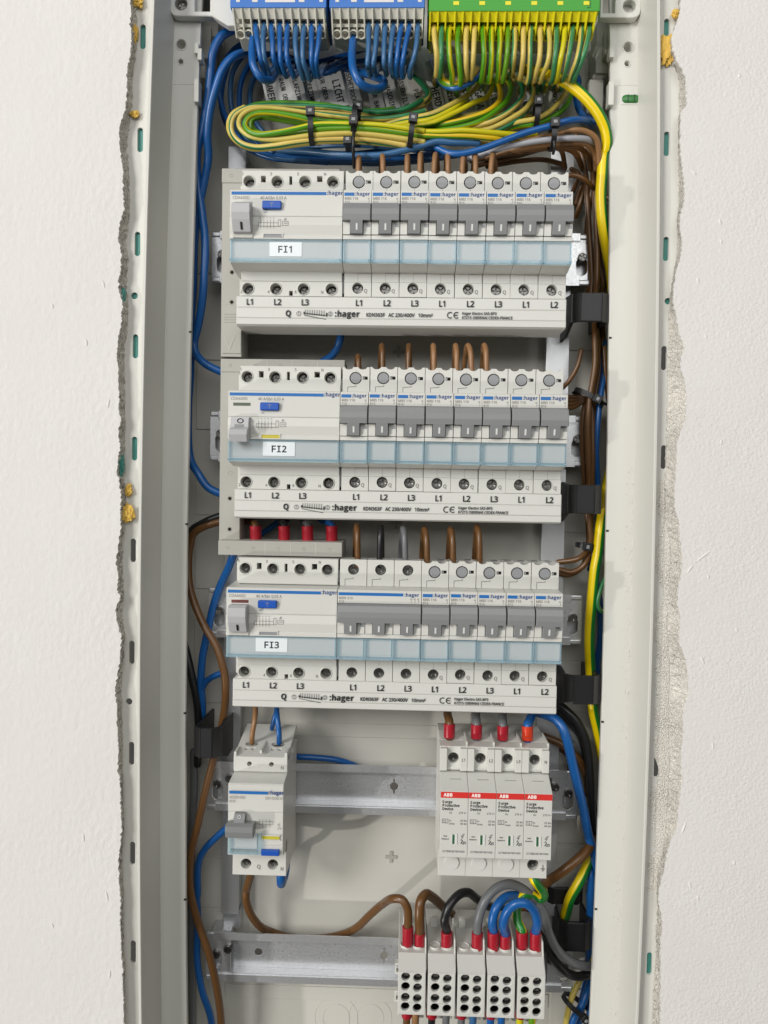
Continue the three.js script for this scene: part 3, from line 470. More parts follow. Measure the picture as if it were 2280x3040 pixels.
function makeSwitch(i, label, down, stick, flag, low) {
  const t = thing('residual_current_switch', label, 'safety switch', [-70, (1 - i) * ROW, 0], 'four-pole residual-current switches'), W = 34.8;
  part('body', prismX([[-56, -38.3], [-28.2, -38.3], [-28.2, -24], [-14, -23.6], [-10, -22.8], [-1.6, -21.2], [-1.6, -7.5], [0.5, -7.2], [0.5, -5.0], [0.2, -4.6], [1.2, 1], [0.4, 6.2], [-0.5, 6.5], [0, 6.9], [0, 22.4], [-0.7, 23.0], [-28.2, 23.6], [-28.2, 36.5], [-56, 36.5]], -W, W), M.device, t);
  const xs = [-26.2, -8.4, 9.2, 26.9];
  const small = [rectHole(-18.6, -15.6, 33.0, 37.0), rectHole(-0.6, 1.2, 31.5, 36.8), rectHole(17.0, 20.4, 33.4, 37.0)];
  part('upper_shoulder', plateZ(rect(-30.6, W - 0.9, 23.5, 40.3), [...xs.map((x) => circle(x, 33.4, 3.9)), ...small], -28.1, -14, 0.15), M.device, t);
  part('lower_shoulder', plateZ(rect(-30.6, W - 0.9, -38.3, -23.4), [...xs.map((x) => circle(x, -33.8, 3.9)), rectHole(0.2, 2.4, -38.0, -35)], -28.1, -14, 0.15), M.device, t);
  part('side_strip', [box(W - 0.8, W, 25.5, 33, -27, -15.4), box(W - 0.8, W, -36, -24.5, -27, -15.4)], M.cap, t);
  for (const [sy, n] of [[33.4, 1], [-33.8, -1]]) for (const x of xs) {
    const c = part('terminal_collar', new THREE.LatheGeometry([[3.45, -14], [3.45, 0.25], [3.7, 0.5], [4.0, 0.3], [4.05, -1]].map(([a, b]) => new THREE.Vector2(a * MM, b * MM)), 26).rotateX(Math.PI / 2).translate(x * MM, sy * MM, -14 * MM), M.device, t);
    screwHead(t, x + 0.2, sy - 0.3, -19.5, 2.9, rr(0, 1.5));
  }
  part('upper_ridge', prismX([[-18, 29.3], [-13.4, 28.9], [-13.0, 24], [-18, 23.7]], -30.4, W - 1.1, 0.2), M.device, t);
  part('lower_ridge', prismX([[-18, -23.5], [-12.8, -23.0], [-13.4, -29.0], [-18, -29.4]], -30.4, W - 1.1, 0.2), M.device, t);
  part('terminal_numbers', face(-W + 3.6, W + 2.6, 30.4, 40.2, -13.9), numPrint, t); part('terminal_numbers', face(-W + 3.6, W + 2.6, -38.2, -28.2, -13.85), numPrint2, t);
  part('face_print', face(-34.5, 34.5, 6.95, 22.8, 0.06), rcdPrint, t).geometry.attributes.uv.array.forEach((v, k, a) => { if (k % 2) a[k] = v > 0.5 ? 1 : 1 - 15.85 / 28; });
  part('diagram_print', new THREE.PlaneGeometry(69 * MM, 11 * MM).rotateX(-0.02).translate(0, 0.9 * MM, 1.3 * MM), rcdPrint, t).geometry.attributes.uv.array.forEach((v, k, a) => { if (k % 2) a[k] = v > 0.5 ? 1 - 16.0 / 28 : 0.035; });
  const b = part('test_button', [box(-14.6, -2.8, 10.5, 15.4, -1, 2.3, 0.7)], M.button, t, 'blue test button'); part('button_mark', [box(-9.8, -7.4, 13.6, 14.0, 2.2, 2.36), box(-8.75, -8.45, 11.6, 13.6, 2.2, 2.36)], M.greyLever, b);
  part('state_window', box(-31.6, -20.8, 13.3, 15.2, -0.4, 0.12), flag, t); part('state_window', box(-13.6, -2.4, -6.5, -4.5, 0.1, 0.62), low, t);
  part('state_frame', [box(-14.2, -1.8, -4.5, -4.0, 0.1, 1.0), box(-14.2, -13.6, -6.5, -4.5, 0.1, 1.0), box(-2.4, -1.8, -6.5, -4.5, 0.1, 1.0)], M.device, t);
  part('lever_slot', box(-32.6, -20.4, -6.9, 6.2, 0.2, 1.35), M.deviceDim, t);
  if (!down) {
    const l = part('switch_lever', prismX([[-1, 12.6], [5.4, 12.8], [8.0, 11.4], [8.4, 6], [7.2, 2], [3.9, -4.2], [-1, -5.2]], -32.2, -20.6, 0.5), M.paleLever, t, 'pale grey lever flipped up');
    part('on_mark', new THREE.BoxGeometry(1.1 * MM, 4.4 * MM, 0.4 * MM).rotateX(0.51).translate(-26.4 * MM, -1.3 * MM, 5.8 * MM), M.black, l);
  } else {
    const l = part('switch_lever', prismX([[-1, 6.2], [3.6, 6.0], [5.0, -0.4], [8.4, -2], [10.2, -5.2], [8.0, -9.4], [3, -8], [-1, -5.2]], -32.2, -20.6, 0.5), M.paleLever, t, 'pale grey lever flipped down');
    part('off_mark', new THREE.TorusGeometry(1.5 * MM, 0.28 * MM, 8, 24).scale(1.15, 0.9, 1).rotateX(-0.2).translate(-26.2 * MM, 3.6 * MM, 4.3 * MM), M.black, l);
    part('lever_window', box(-29.6, -24.0, -0.3, 1.4, 4.2, 5.06), M.cap, l);
  }
  labelCover(t, -34.7, 34.7);
  part('name_sticker', box(stick - 10, stick + 10, -17.4, -8.6, -1.3, -1.05), M.paper, t);
  part('sticker_print', face(stick - 10, stick + 10, -17.4, -8.6, -1.0), stickers[i], t, `white sticker reading FI${i + 1}`);
  return t;
}
const olive = std(lin(0.09, 0.11, 0.075), 0.5), maroon = std(lin(0.14, 0.035, 0.03), 0.5), yellowFlag = std(lin(0.52, 0.45, 0.03), 0.5);
makeSwitch(0, 'safety switch with white sticker FI1 and its lever up', false, -0.3, M.cap, M.cap);
makeSwitch(1, 'safety switch with white sticker FI2, its lever flipped down', true, -3, olive, yellowFlag);
makeSwitch(2, 'safety switch with white sticker FI3 and a dark red flag', false, -6.2, maroon, M.cap);

/* busbar covers below each row */
const busPrint = print(208, 18.6, 9.5, (x) => {
  for (const [s, k] of [['L1', 0], ['L2', 1], ['L3', 2], ['L1', 4], ['L2', 5], ['L3', 6], ['L1', 7], ['L2', 8], ['L3', 9], ['L1', 10], ['L2', 11]]) txt(x, s, 8.4 + k * 17.55 - (k > 3 ? 0.6 : 0), 5.6, 4.9, { align: 'center', color: INK, heavy: 6 });
  x.strokeStyle = '#b2aea5'; x.lineWidth = 0.18; for (const y of [7.1, 13.6]) { x.beginPath(); x.moveTo(0, y); x.lineTo(208, y); x.stroke(); }
  txt(x, 'Q', 31, 12.6, 5.0, { bold: true, color: INK });
  x.strokeStyle = INK; x.lineWidth = 0.25;
  for (const [n, px] of [['1', 39.6], ['2', 59.6]]) { x.beginPath(); x.arc(px, 10.9, 1.35, 0, 7); x.stroke(); txt(x, n, px, 11.7, 2.2, { align: 'center', color: INK }); }
  x.lineWidth = 0.35; x.beginPath(); x.moveTo(42.8, 10.6); x.lineTo(57.2, 12.0); x.stroke(); x.beginPath(); x.moveTo(43, 11.8); x.lineTo(57, 14.4); x.stroke(); x.fillStyle = INK; for (let k = 0; k < 9; k++) { x.fillRect(43.6 + k * 1.5, 8.3 + k * 0.04, 0.3, 2.2 + k * 0.15); x.fillRect(43.2 + k * 1.5, 10.3 + k * 0.14, 0.8, 0.9); }
  x.fillRect(42.6, 9.6, 0.8, 1.6); x.fillRect(57.0, 10.2, 0.8, 2.4);
  txt(x, ':hager', 62.4, 12.6, 5.2, { bold: true, color: INK });
  txt(x, 'KDN363F   AC 230/400V   10mm²', 82.4, 12.3, 3.1, { color: INK, squash: 0.93, heavy: 7 });
  x.strokeStyle = INK; x.lineWidth = 0.55; for (const px of [135.6, 139.6]) { x.beginPath(); x.arc(px, 10.9, 1.75, 0.9, Math.PI * 2 - 0.9); x.stroke(); } x.beginPath(); x.moveTo(137.9, 10.9); x.lineTo(140.4, 10.9); x.stroke();
  txt(x, 'Hager Electro SAS-BP3', 143, 10.5, 2.3, { color: INK, squash: 0.95, heavy: 7 }); txt(x, '67215 OBERNAI CEDEX-FRANCE', 143, 13.2, 2.3, { color: INK, squash: 0.98, heavy: 7 });
});
for (let i = 0; i < 3; i++) {
  const t = thing('busbar_cover', `printed white busbar strip below the FI${i + 1} switch and its breakers`, 'busbar', [0.9, (1 - i) * ROW, 0], 'busbar strips under the breaker rows');
  part('cover_strip', prismX([[-40, -57.2], [-15.5, -57.2], [-13.6, -56.2], [-13.4, -52.6], [-13.9, -52.4], [-13.9, -38.9], [-14.4, -38.5], [-40, -38.5]], -104.4, 104.6, 0.3), M.cover, t);
  part('cover_print', face(-104, 104, -57.1, -38.5, -13.3), busPrint, t);
  part('copper_comb', prismX([[-41, -50], [-38, -50], [-38, -40], [-41, -40]], -100, 100, 0), M.brownPale, t);
}

/* grey feed bridges that carry current down the left side of the switches */
function bridge(label, y0, y1, arms, ribs) {
  const t = thing('feed_bridge', label, 'wiring duct', [-111, y0, 0], 'grey feed bridges');
  const X = (x) => x + 111, Y = (y) => y - y0;
  part('riser', box(X(-117.4), X(-103.5), 0, y1 - y0, -50, -36, 0.4), M.bridge, t);
  part('riser_face', plateZ(rect(X(-117.4), X(-103.5), 0, y1 - y0), ribs.filter((r) => r[1]).map(([y]) => circle(X(-110.4), Y(y), 1.25)), -36, -30, 0.4), M.bridge, t);
  for (const [xa, xb, ya, yb, z] of arms) {
    const a = part('arm', box(X(xa), X(xb), Y(ya), Y(yb), -50, z, 0.5), M.bridge, t);
    for (let k = 0; k < Math.floor((xb - xa) / 16.5) + 1; k++) part('dimple', new THREE.TorusGeometry(0.95 * MM, 0.22 * MM, 6, 16).translate(X(xa + 6.2 + k * 16.6) * MM, (Y(ya) + (yb - ya) * 0.5) * MM, z * MM), M.bridge, a);
    for (let k = 1; k < Math.floor((xb - xa) / 16.5); k++) part('seam', box(X(xa + 14.2 + k * 16.6 - 0.14), X(xa + 14.2 + k * 16.6 + 0.14), Y(ya) + 0.6, Y(yb) - 0.6, z - 0.5, z + 0.1), M.inner, a);
  }
  for (const [y, open] of ribs) part('pin_ring', new THREE.TorusGeometry(1.3 * MM, 0.2 * MM, 6, 16).translate(X(-110.4) * MM, Y(y) * MM, -30 * MM), M.bridge, t);
  return t;
}
const br1 = bridge('grey upright feed bridge beside the FI1 switch', 48.6, 171.2, [[-117.6, -40, 161.8, 171.2, -29.4]], [[104, 1], [84.5, 1], [66, 1]]);
part('arrow_panel', [box(-5.2, 7.2, 2.2, 34, -30.2, -29.4, 0.3), ...[0, 1, 2, 3].map((k) => box(-4, 3.6, 27.6 - k * 1.7, 28.1 - k * 1.7, -29.6, -29.1))], M.bridge, br1);
part('arrow_mark', [[-0.4, -3.8], [-0.4, 3.0]].map(([a, b]) => new THREE.BoxGeometry(0.35 * MM, 9.6 * MM, 0.3 * MM).rotateZ(b > 0 ? -0.37 : 0.37).translate((a + b) / 2 * MM, 9 * MM, -29.3 * MM)), M.inner, br1);
bridge('grey angled feed bridge from the FI2 switch down to the FI3 switch', -81.8, 47.4, [[-117.2, -35, 38.6, 47.4, -29.4], [-115.4, -34.2, -81.8, -72.2, -20]], [[-45, 1], [-65.5, 1], [-28, 0], [22, 0]]);

/* ------------------------------------------------------------------ fourth row: combined breaker and surge protector */
{
  const t = thing('combined_breaker', 'lone narrow breaker with lever down and clear flap on the fourth rail', 'circuit breaker', [-84.9, -2 * ROW, 0]), W = 17.6;
  part('body', prismX([[-56, -45], [-26, -45], [-26, -26.8], [-2, -25.0], [0, -24.4], [0, 3.4], [0.6, 3.9], [0, 4.4], [0, 20.6], [-1, 21.4], [-26, 24.3], [-26, 26.5], [-50, 31], [-56, 31]], -W, W, 0.3), M.device, t);
  part('lower_shoulder', plateZ(rect(-W, W, -45, -26.7), [circle(-8.7, -37.6, 3.4), circle(8.9, -37.6, 3.4)], -26, -14, 0.25), M.device, t);
  part('upper_shoulder', plateZ(rect(-W, W, 23.6, 33.1), [circle(-7.2, 28.6, 1.5), circle(7.2, 28.6, 1.5)], -26, -14, 0.25), M.device, t);
  { // sloping top with its wire openings
    const oval = (x, y, a, b) => (p) => p.absellipse(x * MM, y * MM, a * MM, b * MM, 0, Math.PI * 2, true, 0);
    const deck = plateZ(rect(-W, W, 0, 41.5), [oval(-8.8, 16, 4.4, 3.2), oval(8.8, 16, 4.4, 3.2), ...[-8.8, 8.8].flatMap((x) => [rectHole(x - 3.5, x - 1.1, 8.4, 11), rectHole(x + 1.1, x + 3.5, 8.4, 11)])], -2.6, 0, 0.2);
    part('top_deck', deck.rotateX(-1.368).translate(0, 33.3 * MM, -14 * MM), M.device, t);
  }
  part('top_ridge', box(-0.8, 0.8, 35.2, 37.4, -40, -15, 0.3), M.device, t); for (const s of [-1, 1]) part('top_ridge', box(s * W - s * 0.1, s * (W - 1.9), 33, 36.4, -24, -14.2, 0.4), M.device, t);
  part('front_print', face(-W, W, -44.8, 33, -13.9), print(35, 78, 10, (x) => { txt(x, 'N', 30.6, 7.4, 3.0, { color: '#8a8783' }); txt(x, 'N', 31.2, 74.6, 3.2, { color: '#77746f' }); txt(x, 'Q', 15.8, 73.6, 3.6, { bold: true, color: '#8d8a86' }); }), t);
  part('nose_print', face(-W, W, -24, 20.4, 0.7), print(35, 44.4, 16, (x) => {
    x.fillStyle = BLUEINK; x.fillRect(0.8, 3.4, 24.4, 1.9); drawBrand(x, 25.6, 5.1, 3.2);
    txt(x, 'ADS916D', 0.7, 8.4, 2.4, { color: '#a5a19b' }); txt(x, 'B16', 0.7, 10.8, 2.2, { color: '#a5a19b' }); txt(x, 'IΔn 0,03 A', 34.2, 8.4, 2.4, { color: '#a5a19b', align: 'right' });
    x.strokeStyle = '#8b8883'; x.lineWidth = 0.2; for (let k = 0; k < 4; k++) { x.beginPath(); x.moveTo(20 + k * 2.1, 21); x.lineTo(20 + k * 2.1, 26.5); x.stroke(); } x.strokeRect(19, 22.4, 9.5, 1.9); txt(x, 'A', 31.5, 25, 2, { color: '#8b8883' }); x.beginPath(); x.moveTo(31.4, 27.2); x.lineTo(33.8, 27.2); x.lineTo(32.6, 25.6); x.closePath(); x.stroke();
    x.fillStyle = '#c7c3bb'; x.fillRect(22, 34.2, 11.4, 0.4); x.fillRect(22, 37.6, 11.4, 0.4);
  }), t);
  part('lever_groove', box(-13.4, -5.4, -4.5, 3.2, -0.4, 0.5), M.deviceDim, t); part('slot_shade', [box(-16.6, -13.6, -4.6, -2.8, 0, 0.45), box(-5.2, -2.6, -4.6, -2.8, 0, 0.45)], M.cap, t);  // raised grey bars beside the lever stand in for the shade inside slots
  part('lever_stem', prismX([[0, 3.4], [3.0, 3.2], [6.4, -2], [0, -4]], -13, -5.8, 0.3), M.greyLever, t);
  const l = part('switch_lever', prismX([[0.6, -2.0], [6.6, -1.0], [9.4, -2.0], [9.6, -5.4], [8.2, -9.6], [2, -8.8]], -17.2, 0.4, 0.4), M.greyLever, t, 'grey lever flipped down');
  part('off_mark', new THREE.TorusGeometry(0.85 * MM, 0.22 * MM, 6, 18).rotateX(-0.4).translate(-9.4 * MM, 1.9 * MM, 4.3 * MM), M.mark, l);
  const c = part('label_cover', face(-16.8, 2.6, -22.6, -10.4, 2.4), M.clear, t, 'clear flap below the lever');
  part('cover_frame', [box(-17, -15.4, -22.8, -10, 0, 2.7), box(1.4, 4.2, -22.8, -10, 0, 2.7), box(-15.4, 1.4, -22.8, -20.4, 0, 2.7)], M.clearEdge, c); part('label_paper', box(-15.2, 1.2, -20.2, -10.6, 0, 0.5), M.paper, t);
  part('state_window', box(4.4, 15.4, -13.4, -11.2, -0.2, 0.9), yellowFlag, t, 'yellow status window'); part('state_frame', [box(3.8, 16, -11.2, -10.6, 0, 1.3), box(3.8, 16, -14, -13.4, 0, 1.3)], M.device, t);
  part('test_button', box(4.0, 15.6, -23.6, -20.0, -0.5, 2.2, 0.6), M.button, t, 'blue test button');
  for (const x of [-8.7, 8.9]) screwHead(t, x + 0.1, -37.7, -18, 3.0, 0.4 + x);
  part('side_rivet', box(W - 0.2, W + 0.2, -28, -21, -16, -12), M.screw, t);
}
{
  const t = thing('surge_protector', 'four-module surge protector with red bands on the fourth rail', 'surge protector', [66.6, -2 * ROW, 0]), W = 35;
  part('base', prismX([[-56, -40.6], [-27, -40.6], [-27, -23.0], [-20.4, -22.5], [-20.4, 27.4], [-27, 27.6], [-27, 43.4], [-40, 45], [-56, 45]], -W, W, 0.3), M.device, t);
  part('lower_shoulder', plateZ(rect(-W, W, -40.6, -22.8), [circle(26.25, -31.8, 3.7)], -27, -12.4, 0.3), M.device, t);
  part('upper_shoulder', plateZ(rect(-W, W, 27.6, 43.3), [-26.25, -8.75, 8.75, 26.25].map((x) => circle(x, 35.6, 3.5)), -27, -15.4, 0.3), M.device, t);
  const spd = print(17.2, 43, 22, (x) => {
    x.fillStyle = '#d2312b'; x.fillRect(0, 0.6, 17.2, 3.9); txt(x, 'ABB', 1.8, 3.6, 2.9, { bold: true, color: '#f3efe9' });
    for (const [s, y] of [['Surge', 7.9], ['Protective', 10.2], ['Device', 12.4]]) { txt(x, s[0], 1.0, y, 2.35, { bold: true, color: INK }); txt(x, s.slice(1), 1.0 + (s[0] === 'S' ? 1.55 : 1.65), y, 2.35, { color: INK, heavy: 8 }); }
    txt(x, 'Uc', 5.4, 14.6, 1.7, { color: INK }); txt(x, '275 V~', 16.6, 14.6, 1.7, { color: INK, align: 'right' });
    x.strokeStyle = INK; x.lineWidth = 0.28; x.strokeRect(1.2, 18.2, 3.6, 2.5); txt(x, 'T2', 1.8, 20.3, 1.9, { color: INK }); txt(x, 'In', 5.4, 19.6, 1.6, { color: INK }); txt(x, 'Imax', 5.4, 21.6, 1.6, { color: INK }); txt(x, '20 kA', 16.6, 19.6, 1.7, { color: INK, align: 'right' }); txt(x, '40 kA', 16.6, 21.6, 1.7, { color: INK, align: 'right' });
    txt(x, 'Red', 2.2, 29.6, 1.25, { color: INK, bold: true }); txt(x, 'Replace', 0.9, 31.4, 1.25, { color: INK, bold: true });
    x.lineWidth = 0.3; x.beginPath(); x.moveTo(14.6, 27.4); x.lineTo(13.2, 29.4); x.lineTo(14.5, 29.4); x.lineTo(13.0, 31.6); x.lineTo(14.3, 31.6); x.lineTo(12.8, 34); x.stroke(); x.beginPath(); x.moveTo(15.3, 27.4); x.lineTo(14.2, 29.2); x.stroke(); txt(x, 'QS', 13.4, 34, 2.3, { bold: true, color: INK });
    txt(x, '2CTB803876R1000', 8.6, 39.6, 1.75, { color: INK, align: 'center', squash: 0.95 });
  });
  for (let k = 0; k < 4; k++) {
    const cx = -26.25 + 17.5 * k;
    const m = part('cartridge', prismX([[-20.2, -22.2], [-0.3, -22.2], [0, -21.8], [0, 20.2], [-6, 23.2], [-13.2, 27.0], [-20.2, 27.0]], cx - 8.65, cx + 8.65, 0.25), M.device, t);
    part('cartridge_print', face(cx - 8.6, cx + 8.6, -22.1, 20.4, 0.06), spd, m);
    part('status_window', [box(cx - 0.9, cx + 0.6, -13.2, -7.4, -0.2, 0.3)], std(lin(0.03, 0.12, 0.05), 0.4), m, 'green status window');
    part('window_bevel', [box(cx + 0.6, cx + 2.2, -13.6, -7.0, -0.2, 0.5, 0.15), box(cx - 1.2, cx - 0.9, -13.6, -7.0, -0.2, 0.5)], M.mark, m);
    part('grip_line', [box(cx - 2.6, cx + 4.6, 24.4, 24.7, -9.6, -8.2)], M.bridge, m);
    // screw bay
    for (const [a, b] of [[-8.65, -4.3], [4.2, 8.65]]) part('bay_wall', box(cx + a, cx + b, 28.4, 42.8, -16, -12, 0.3), M.device, t);
    screwHead(t, cx, 35.5, -18.0, 3.2, 0.15 + k);
    part('pole_mark', face(cx + 3.9, cx + 8.9, 33.0, 38.4, -11.93), print(5, 5.4, 24, (x) => txt(x, ['L1', 'L2', 'L3', 'N'][k], 2.5, 3.7, 2.6, { align: 'center', color: INK })), t);
    part('entry_rib', box(cx + 8.0, cx + 9.2, 42.5, 46.2, -38, -16, 0.3), M.device, t);
    if (k < 3) part('round_cover', [cyl(cx, -31.6, -12.6, -11.5, 4.8, 4.5, 32)], M.cover, t);
    else { screwHead(t, cx, -31.9, -15.5, 3.3, 0.2); part('earth_mark', face(cx + 4, cx + 8.6, -36.5, -31, -12.3), print(4.6, 5.5, 24, (x) => { x.fillStyle = INK; x.fillRect(2.0, 0.6, 0.5, 2.4); x.fillRect(0.8, 2.9, 2.9, 0.45); x.fillRect(1.4, 3.7, 1.7, 0.4); x.fillRect(1.9, 4.4, 0.7, 0.4); }), t); }
  }
  part('seam', [0, 1, 2].map((k) => box(-17.6 + 17.5 * k, -17.4 + 17.5 * k, -40.4, -23.2, -12.6, -12.25)), M.bridge, t);
}

/* ------------------------------------------------------------------ fifth row: five terminal blocks */
const blockPos = [7.2, 26.0, 44.8, 63.6, 82.6], BLK = ['brown', 'black', 'grey', 'blue', 'earth'];
for (let k = 0; k < 5; k++) {
  const t = thing('terminal_block', `pale grey eight-hole terminal block with the ${['two brown wires on top', 'single black wire on top', 'single grey wire on top', 'two blue wires on top', 'yellow-green wire on top, rightmost of the row'][k]}`, 'terminal block', [blockPos[k] + 8.6, -3 * ROW, 0], 'eight-hole terminal blocks'), W = 8.7;
  const body = part('body', prismX([[-52, -18], [-20, -18], [-30, -2.0], [-30, -1.4], [-30, 26.4], [-12, 30.2], [-9, 33], [-30, 37], [-52, 37]], -W, W, 0.4), M.deviceDim, t);
  const holes = []; for (let r = 0; r < 4; r++) for (const c of [-3.9, 3.7]) holes.push([c, 23.2 - [0, 6.4, 13.4, 19.4][r] + (c > 0 ? -0.6 : 0)]);
  part('front_plate', plateZ(rect(-W, W, -1.4, 26.3), holes.map(([x, y]) => circle(x, y, 2.75)), -29.5, 0.2, 0.3), M.device, t);
  holes.forEach(([x, y], i) => { if (i < 2 || (i > 2 && i < 6)) screwHead(t, x, y, -4.2, 2.5, rr(0, 1.5)); });
  part('clamp_sleeve', holes.map(([x, y]) => new THREE.LatheGeometry([[0, -28], [2.6, -28], [2.62, -1.6]].map(([a, b]) => new THREE.Vector2(a * MM, b * MM)), 20).rotateX(Math.PI / 2).translate(x * MM, y * MM, 0)), M.screw, t, 'steel clamps inside the holes');
  part('top_slope', prismX([[0.1, 26.0], [-3.6, 26.2], [-12, 30.2], [-9, 33]], -W, W, 0.1), M.device, t);
  for (const cx of [-3.9, 3.9]) part('wire_cup', new THREE.LatheGeometry([[3.0, 0], [3.3, 3.4], [3.65, 3.6], [3.85, 3.2], [4.0, 0]].map(([a, b]) => new THREE.Vector2(a * MM, b * MM)), 24).translate(cx * MM, 31.5 * MM, -15 * MM), M.device, t);
  part('cup_floor', [-3.9, 3.9].map((cx) => new THREE.CylinderGeometry(3.1 * MM, 3.1 * MM, 0.4 * MM, 20).translate(cx * MM, 32.6 * MM, -15 * MM)), M.deviceDim, t);
  part('divider', prismX([[-30, 44], [-12, 41], [-9, 33], [-2.6, 26.6], [-4, 24], [-30, 30]], W - 0.5, W + 0.5, 0.15), M.device, t);
  part('rear_tab', [box(-6, -1.5, 36.5, 43, -34, -31, 0.3)], M.device, t);
  if (!k) for (const y of [4, 22]) part('side_latch', [box(-W - 2.2, -W + 0.2, y, y + 1, -8, -4), box(-W - 2.2, -W - 1.4, y + 1, y + 6, -8, -4), box(-W - 2.2, -W + 0.2, y + 6, y + 7, -8, -4)], M.device, t);
}

/* ------------------------------------------------------------------ top: neutral and earth terminal strips */
function terminalStrip(name, label, cat, px0, px1, holes, F, hy, topM, botM, topY, lipY, n0) {
  const zf = -2, zl = -13, a = P(px0, topY, zf), b = P(px1, topY, zf), yT = a[1], yL = P((px0 + px1) / 2, lipY, zl)[1];
  const t = thing(name, label, cat, [(a[0] + b[0]) / 2, yL, 0]), ox = (a[0] + b[0]) / 2, X = (x) => x - ox, Y = (y) => y - yL;
  const dy = yL - yT, dz = zl - zf, L = Math.hypot(dy, dz), e = [dy / L, dz / L], n = [-e[1] * -1, 0]; // e runs down the sloping face
  const nn = [e[1], -e[0]];                              // outward normal (y, z): down and to the front
  const q = (s, h) => [zf + e[1] * s + nn[1] * h, Y(yT + e[0] * s + nn[0] * h)];    // [z, y] on the face at distance s, height h
  const w = (b[0] - a[0]) / 2;
  part('cover', prismX([[zf + 0.6, Y(yT)], [zf + 0.6, Y(yT + 40)], [-40, Y(yT + 40)], [-40, Y(yT) - 0.0]], -w - 0.9, w + 0.9, 0.4), topM, t);
  part('core', prismX([q(0, -4.5), q(L, -4.5), [zl - 18, Y(yL) + 1.5], [-39, Y(yT) - 0.3], q(0, -4.6)], -w + 0.4, w - 0.4, 0), botM, t);
  part('face_strip', prismX([q(0, 0), q(L * 0.40, 0), q(L * 0.40, -1.2), q(0, -1.2)], -w, w, 0.1), botM, t);
  part('face_strip', prismX([q(L * 0.60, 0.2), q(L * 0.70, 0.2), q(L * 0.70, -2.2), q(L * 0.60, -2.2)], -w, w, 0.1), botM, t);
  const pitch = (P(F[0] + holes.at(-1) / F[2], hy, -8)[0] - P(F[0] + holes[0] / F[2], hy, -8)[0]) / (holes.length - 1);
  holes.forEach((h, i) => {
    const cx = X(P(F[0] + h / F[2], hy, -8)[0]);
    part('rib', prismX([q(0, 0), q(0.2, 1.0), q(L * 0.75, 2.4), q(L * 1.08, 2.2), q(L * 1.12, -3), q(0, -3)], cx - pitch / 2 - 0.42, cx - pitch / 2 + 0.42, 0.12), botM, t);
    if (i === holes.length - 1) part('rib', prismX([q(0, 0), q(0.2, 1.0), q(L * 0.75, 2.4), q(L * 1.08, 2.2), q(L * 1.12, -3), q(0, -3)], cx + pitch / 2 - 0.42, cx + pitch / 2 + 0.42, 0.12), botM, t);
    const c = q(L * 0.96, 1.6), g = new THREE.LatheGeometry([[0, -3.4], [2.05, -3.4], [2.2, 0], [2.45, 0.1], [2.6, -0.4], [2.6, -4]].map(([p, r]) => new THREE.Vector2(p * MM, r * MM)), 20);
    g.applyMatrix4(new THREE.Matrix4().makeRotationX(Math.atan2(nn[1], nn[0]))).translate(cx * MM, c[1] * MM, c[0] * MM);
    part('wire_cup', g, botM, t);
  });
  part('rear_lip', prismX([q(L * 1.02, -1.5), [zl - 16, Y(yL) + 0.6], [zl - 16, Y(yL) - 0.5], q(L * 1.10, -2.4)], -w + 1.5, w - 0.5, 0.1), M.deviceDim, t);
  return { t, X, Y, yT, w };
}
const N1H = [245, 365, 482, 600, 715, 835, 950, 1070, 1185, 1300, 1420], N2H = [190, 310, 430, 545, 655, 775, 900, 1020, 1135, 1250, 1375];
const PEH = [155, 285, 410, 560, 690, 825, 960, 1100, 1235, 1375, 1482, 1626, 1752, 1897, 2040, 2168, 2302, 2434, 2576, 2706];
for (const [lab, x0, x1, H, F] of [['white terminal strip with blue cover at the top left', 688, 965, N1H, [660, 0, 4.879]], ['white terminal strip with blue cover beside the green one', 982, 1257, N2H, [960, 0, 4.879]]]) {
  const s = terminalStrip('neutral_terminal_strip', lab, 'terminal strip', x0, x1, H, F, 82, M.blueTop, M.whiteTerm, 24, 104, 0);
  for (const [u, k] of [[0.05, 2.2], [0.22, 3.4], [0.72, 3.4], [0.94, 2.2]]) part('cover_slot', box(-s.w + 2 * s.w * u, -s.w + 2 * s.w * u + k, s.Y(s.yT) + 3.2, s.Y(s.yT) + 5.0, -2.2, -1.25), M.whiteTerm, s.t);
  part('label_window', box(-s.w * 0.28, s.w * 0.36, s.Y(s.yT) + 3.0, s.Y(s.yT) + 12, -2, -1.2), M.mark, s.t);
}
{
  const s = terminalStrip('earth_terminal_strip', 'yellow terminal strip with green cover at the top', 'terminal strip', 1277, 1776, PEH, [1260, 0, 5.53], 85, M.greenTop, M.yellowTerm, 34, 112, 0);
  for (let k = 0; k < 6; k++) part('cover_slot', box(-s.w + 14 + k * 15.7, -s.w + 17.4 + k * 15.7, s.Y(s.yT) + 3.4, s.Y(s.yT) + 5.6, -2.2, -1.25), M.yellowTerm, s.t);
  part('cover_print', face(s.w - 9, s.w, s.Y(s.yT) + 0.5, s.Y(s.yT) + 14, -1.3), print(9, 13.5, 16, (x) => { x.save(); x.translate(4.4, 13.0); x.rotate(-Math.PI / 2); txt(x, '12mm', 0, 0, 3.0, { color: '#1c4d14' }); x.restore(); }), s.t);
}

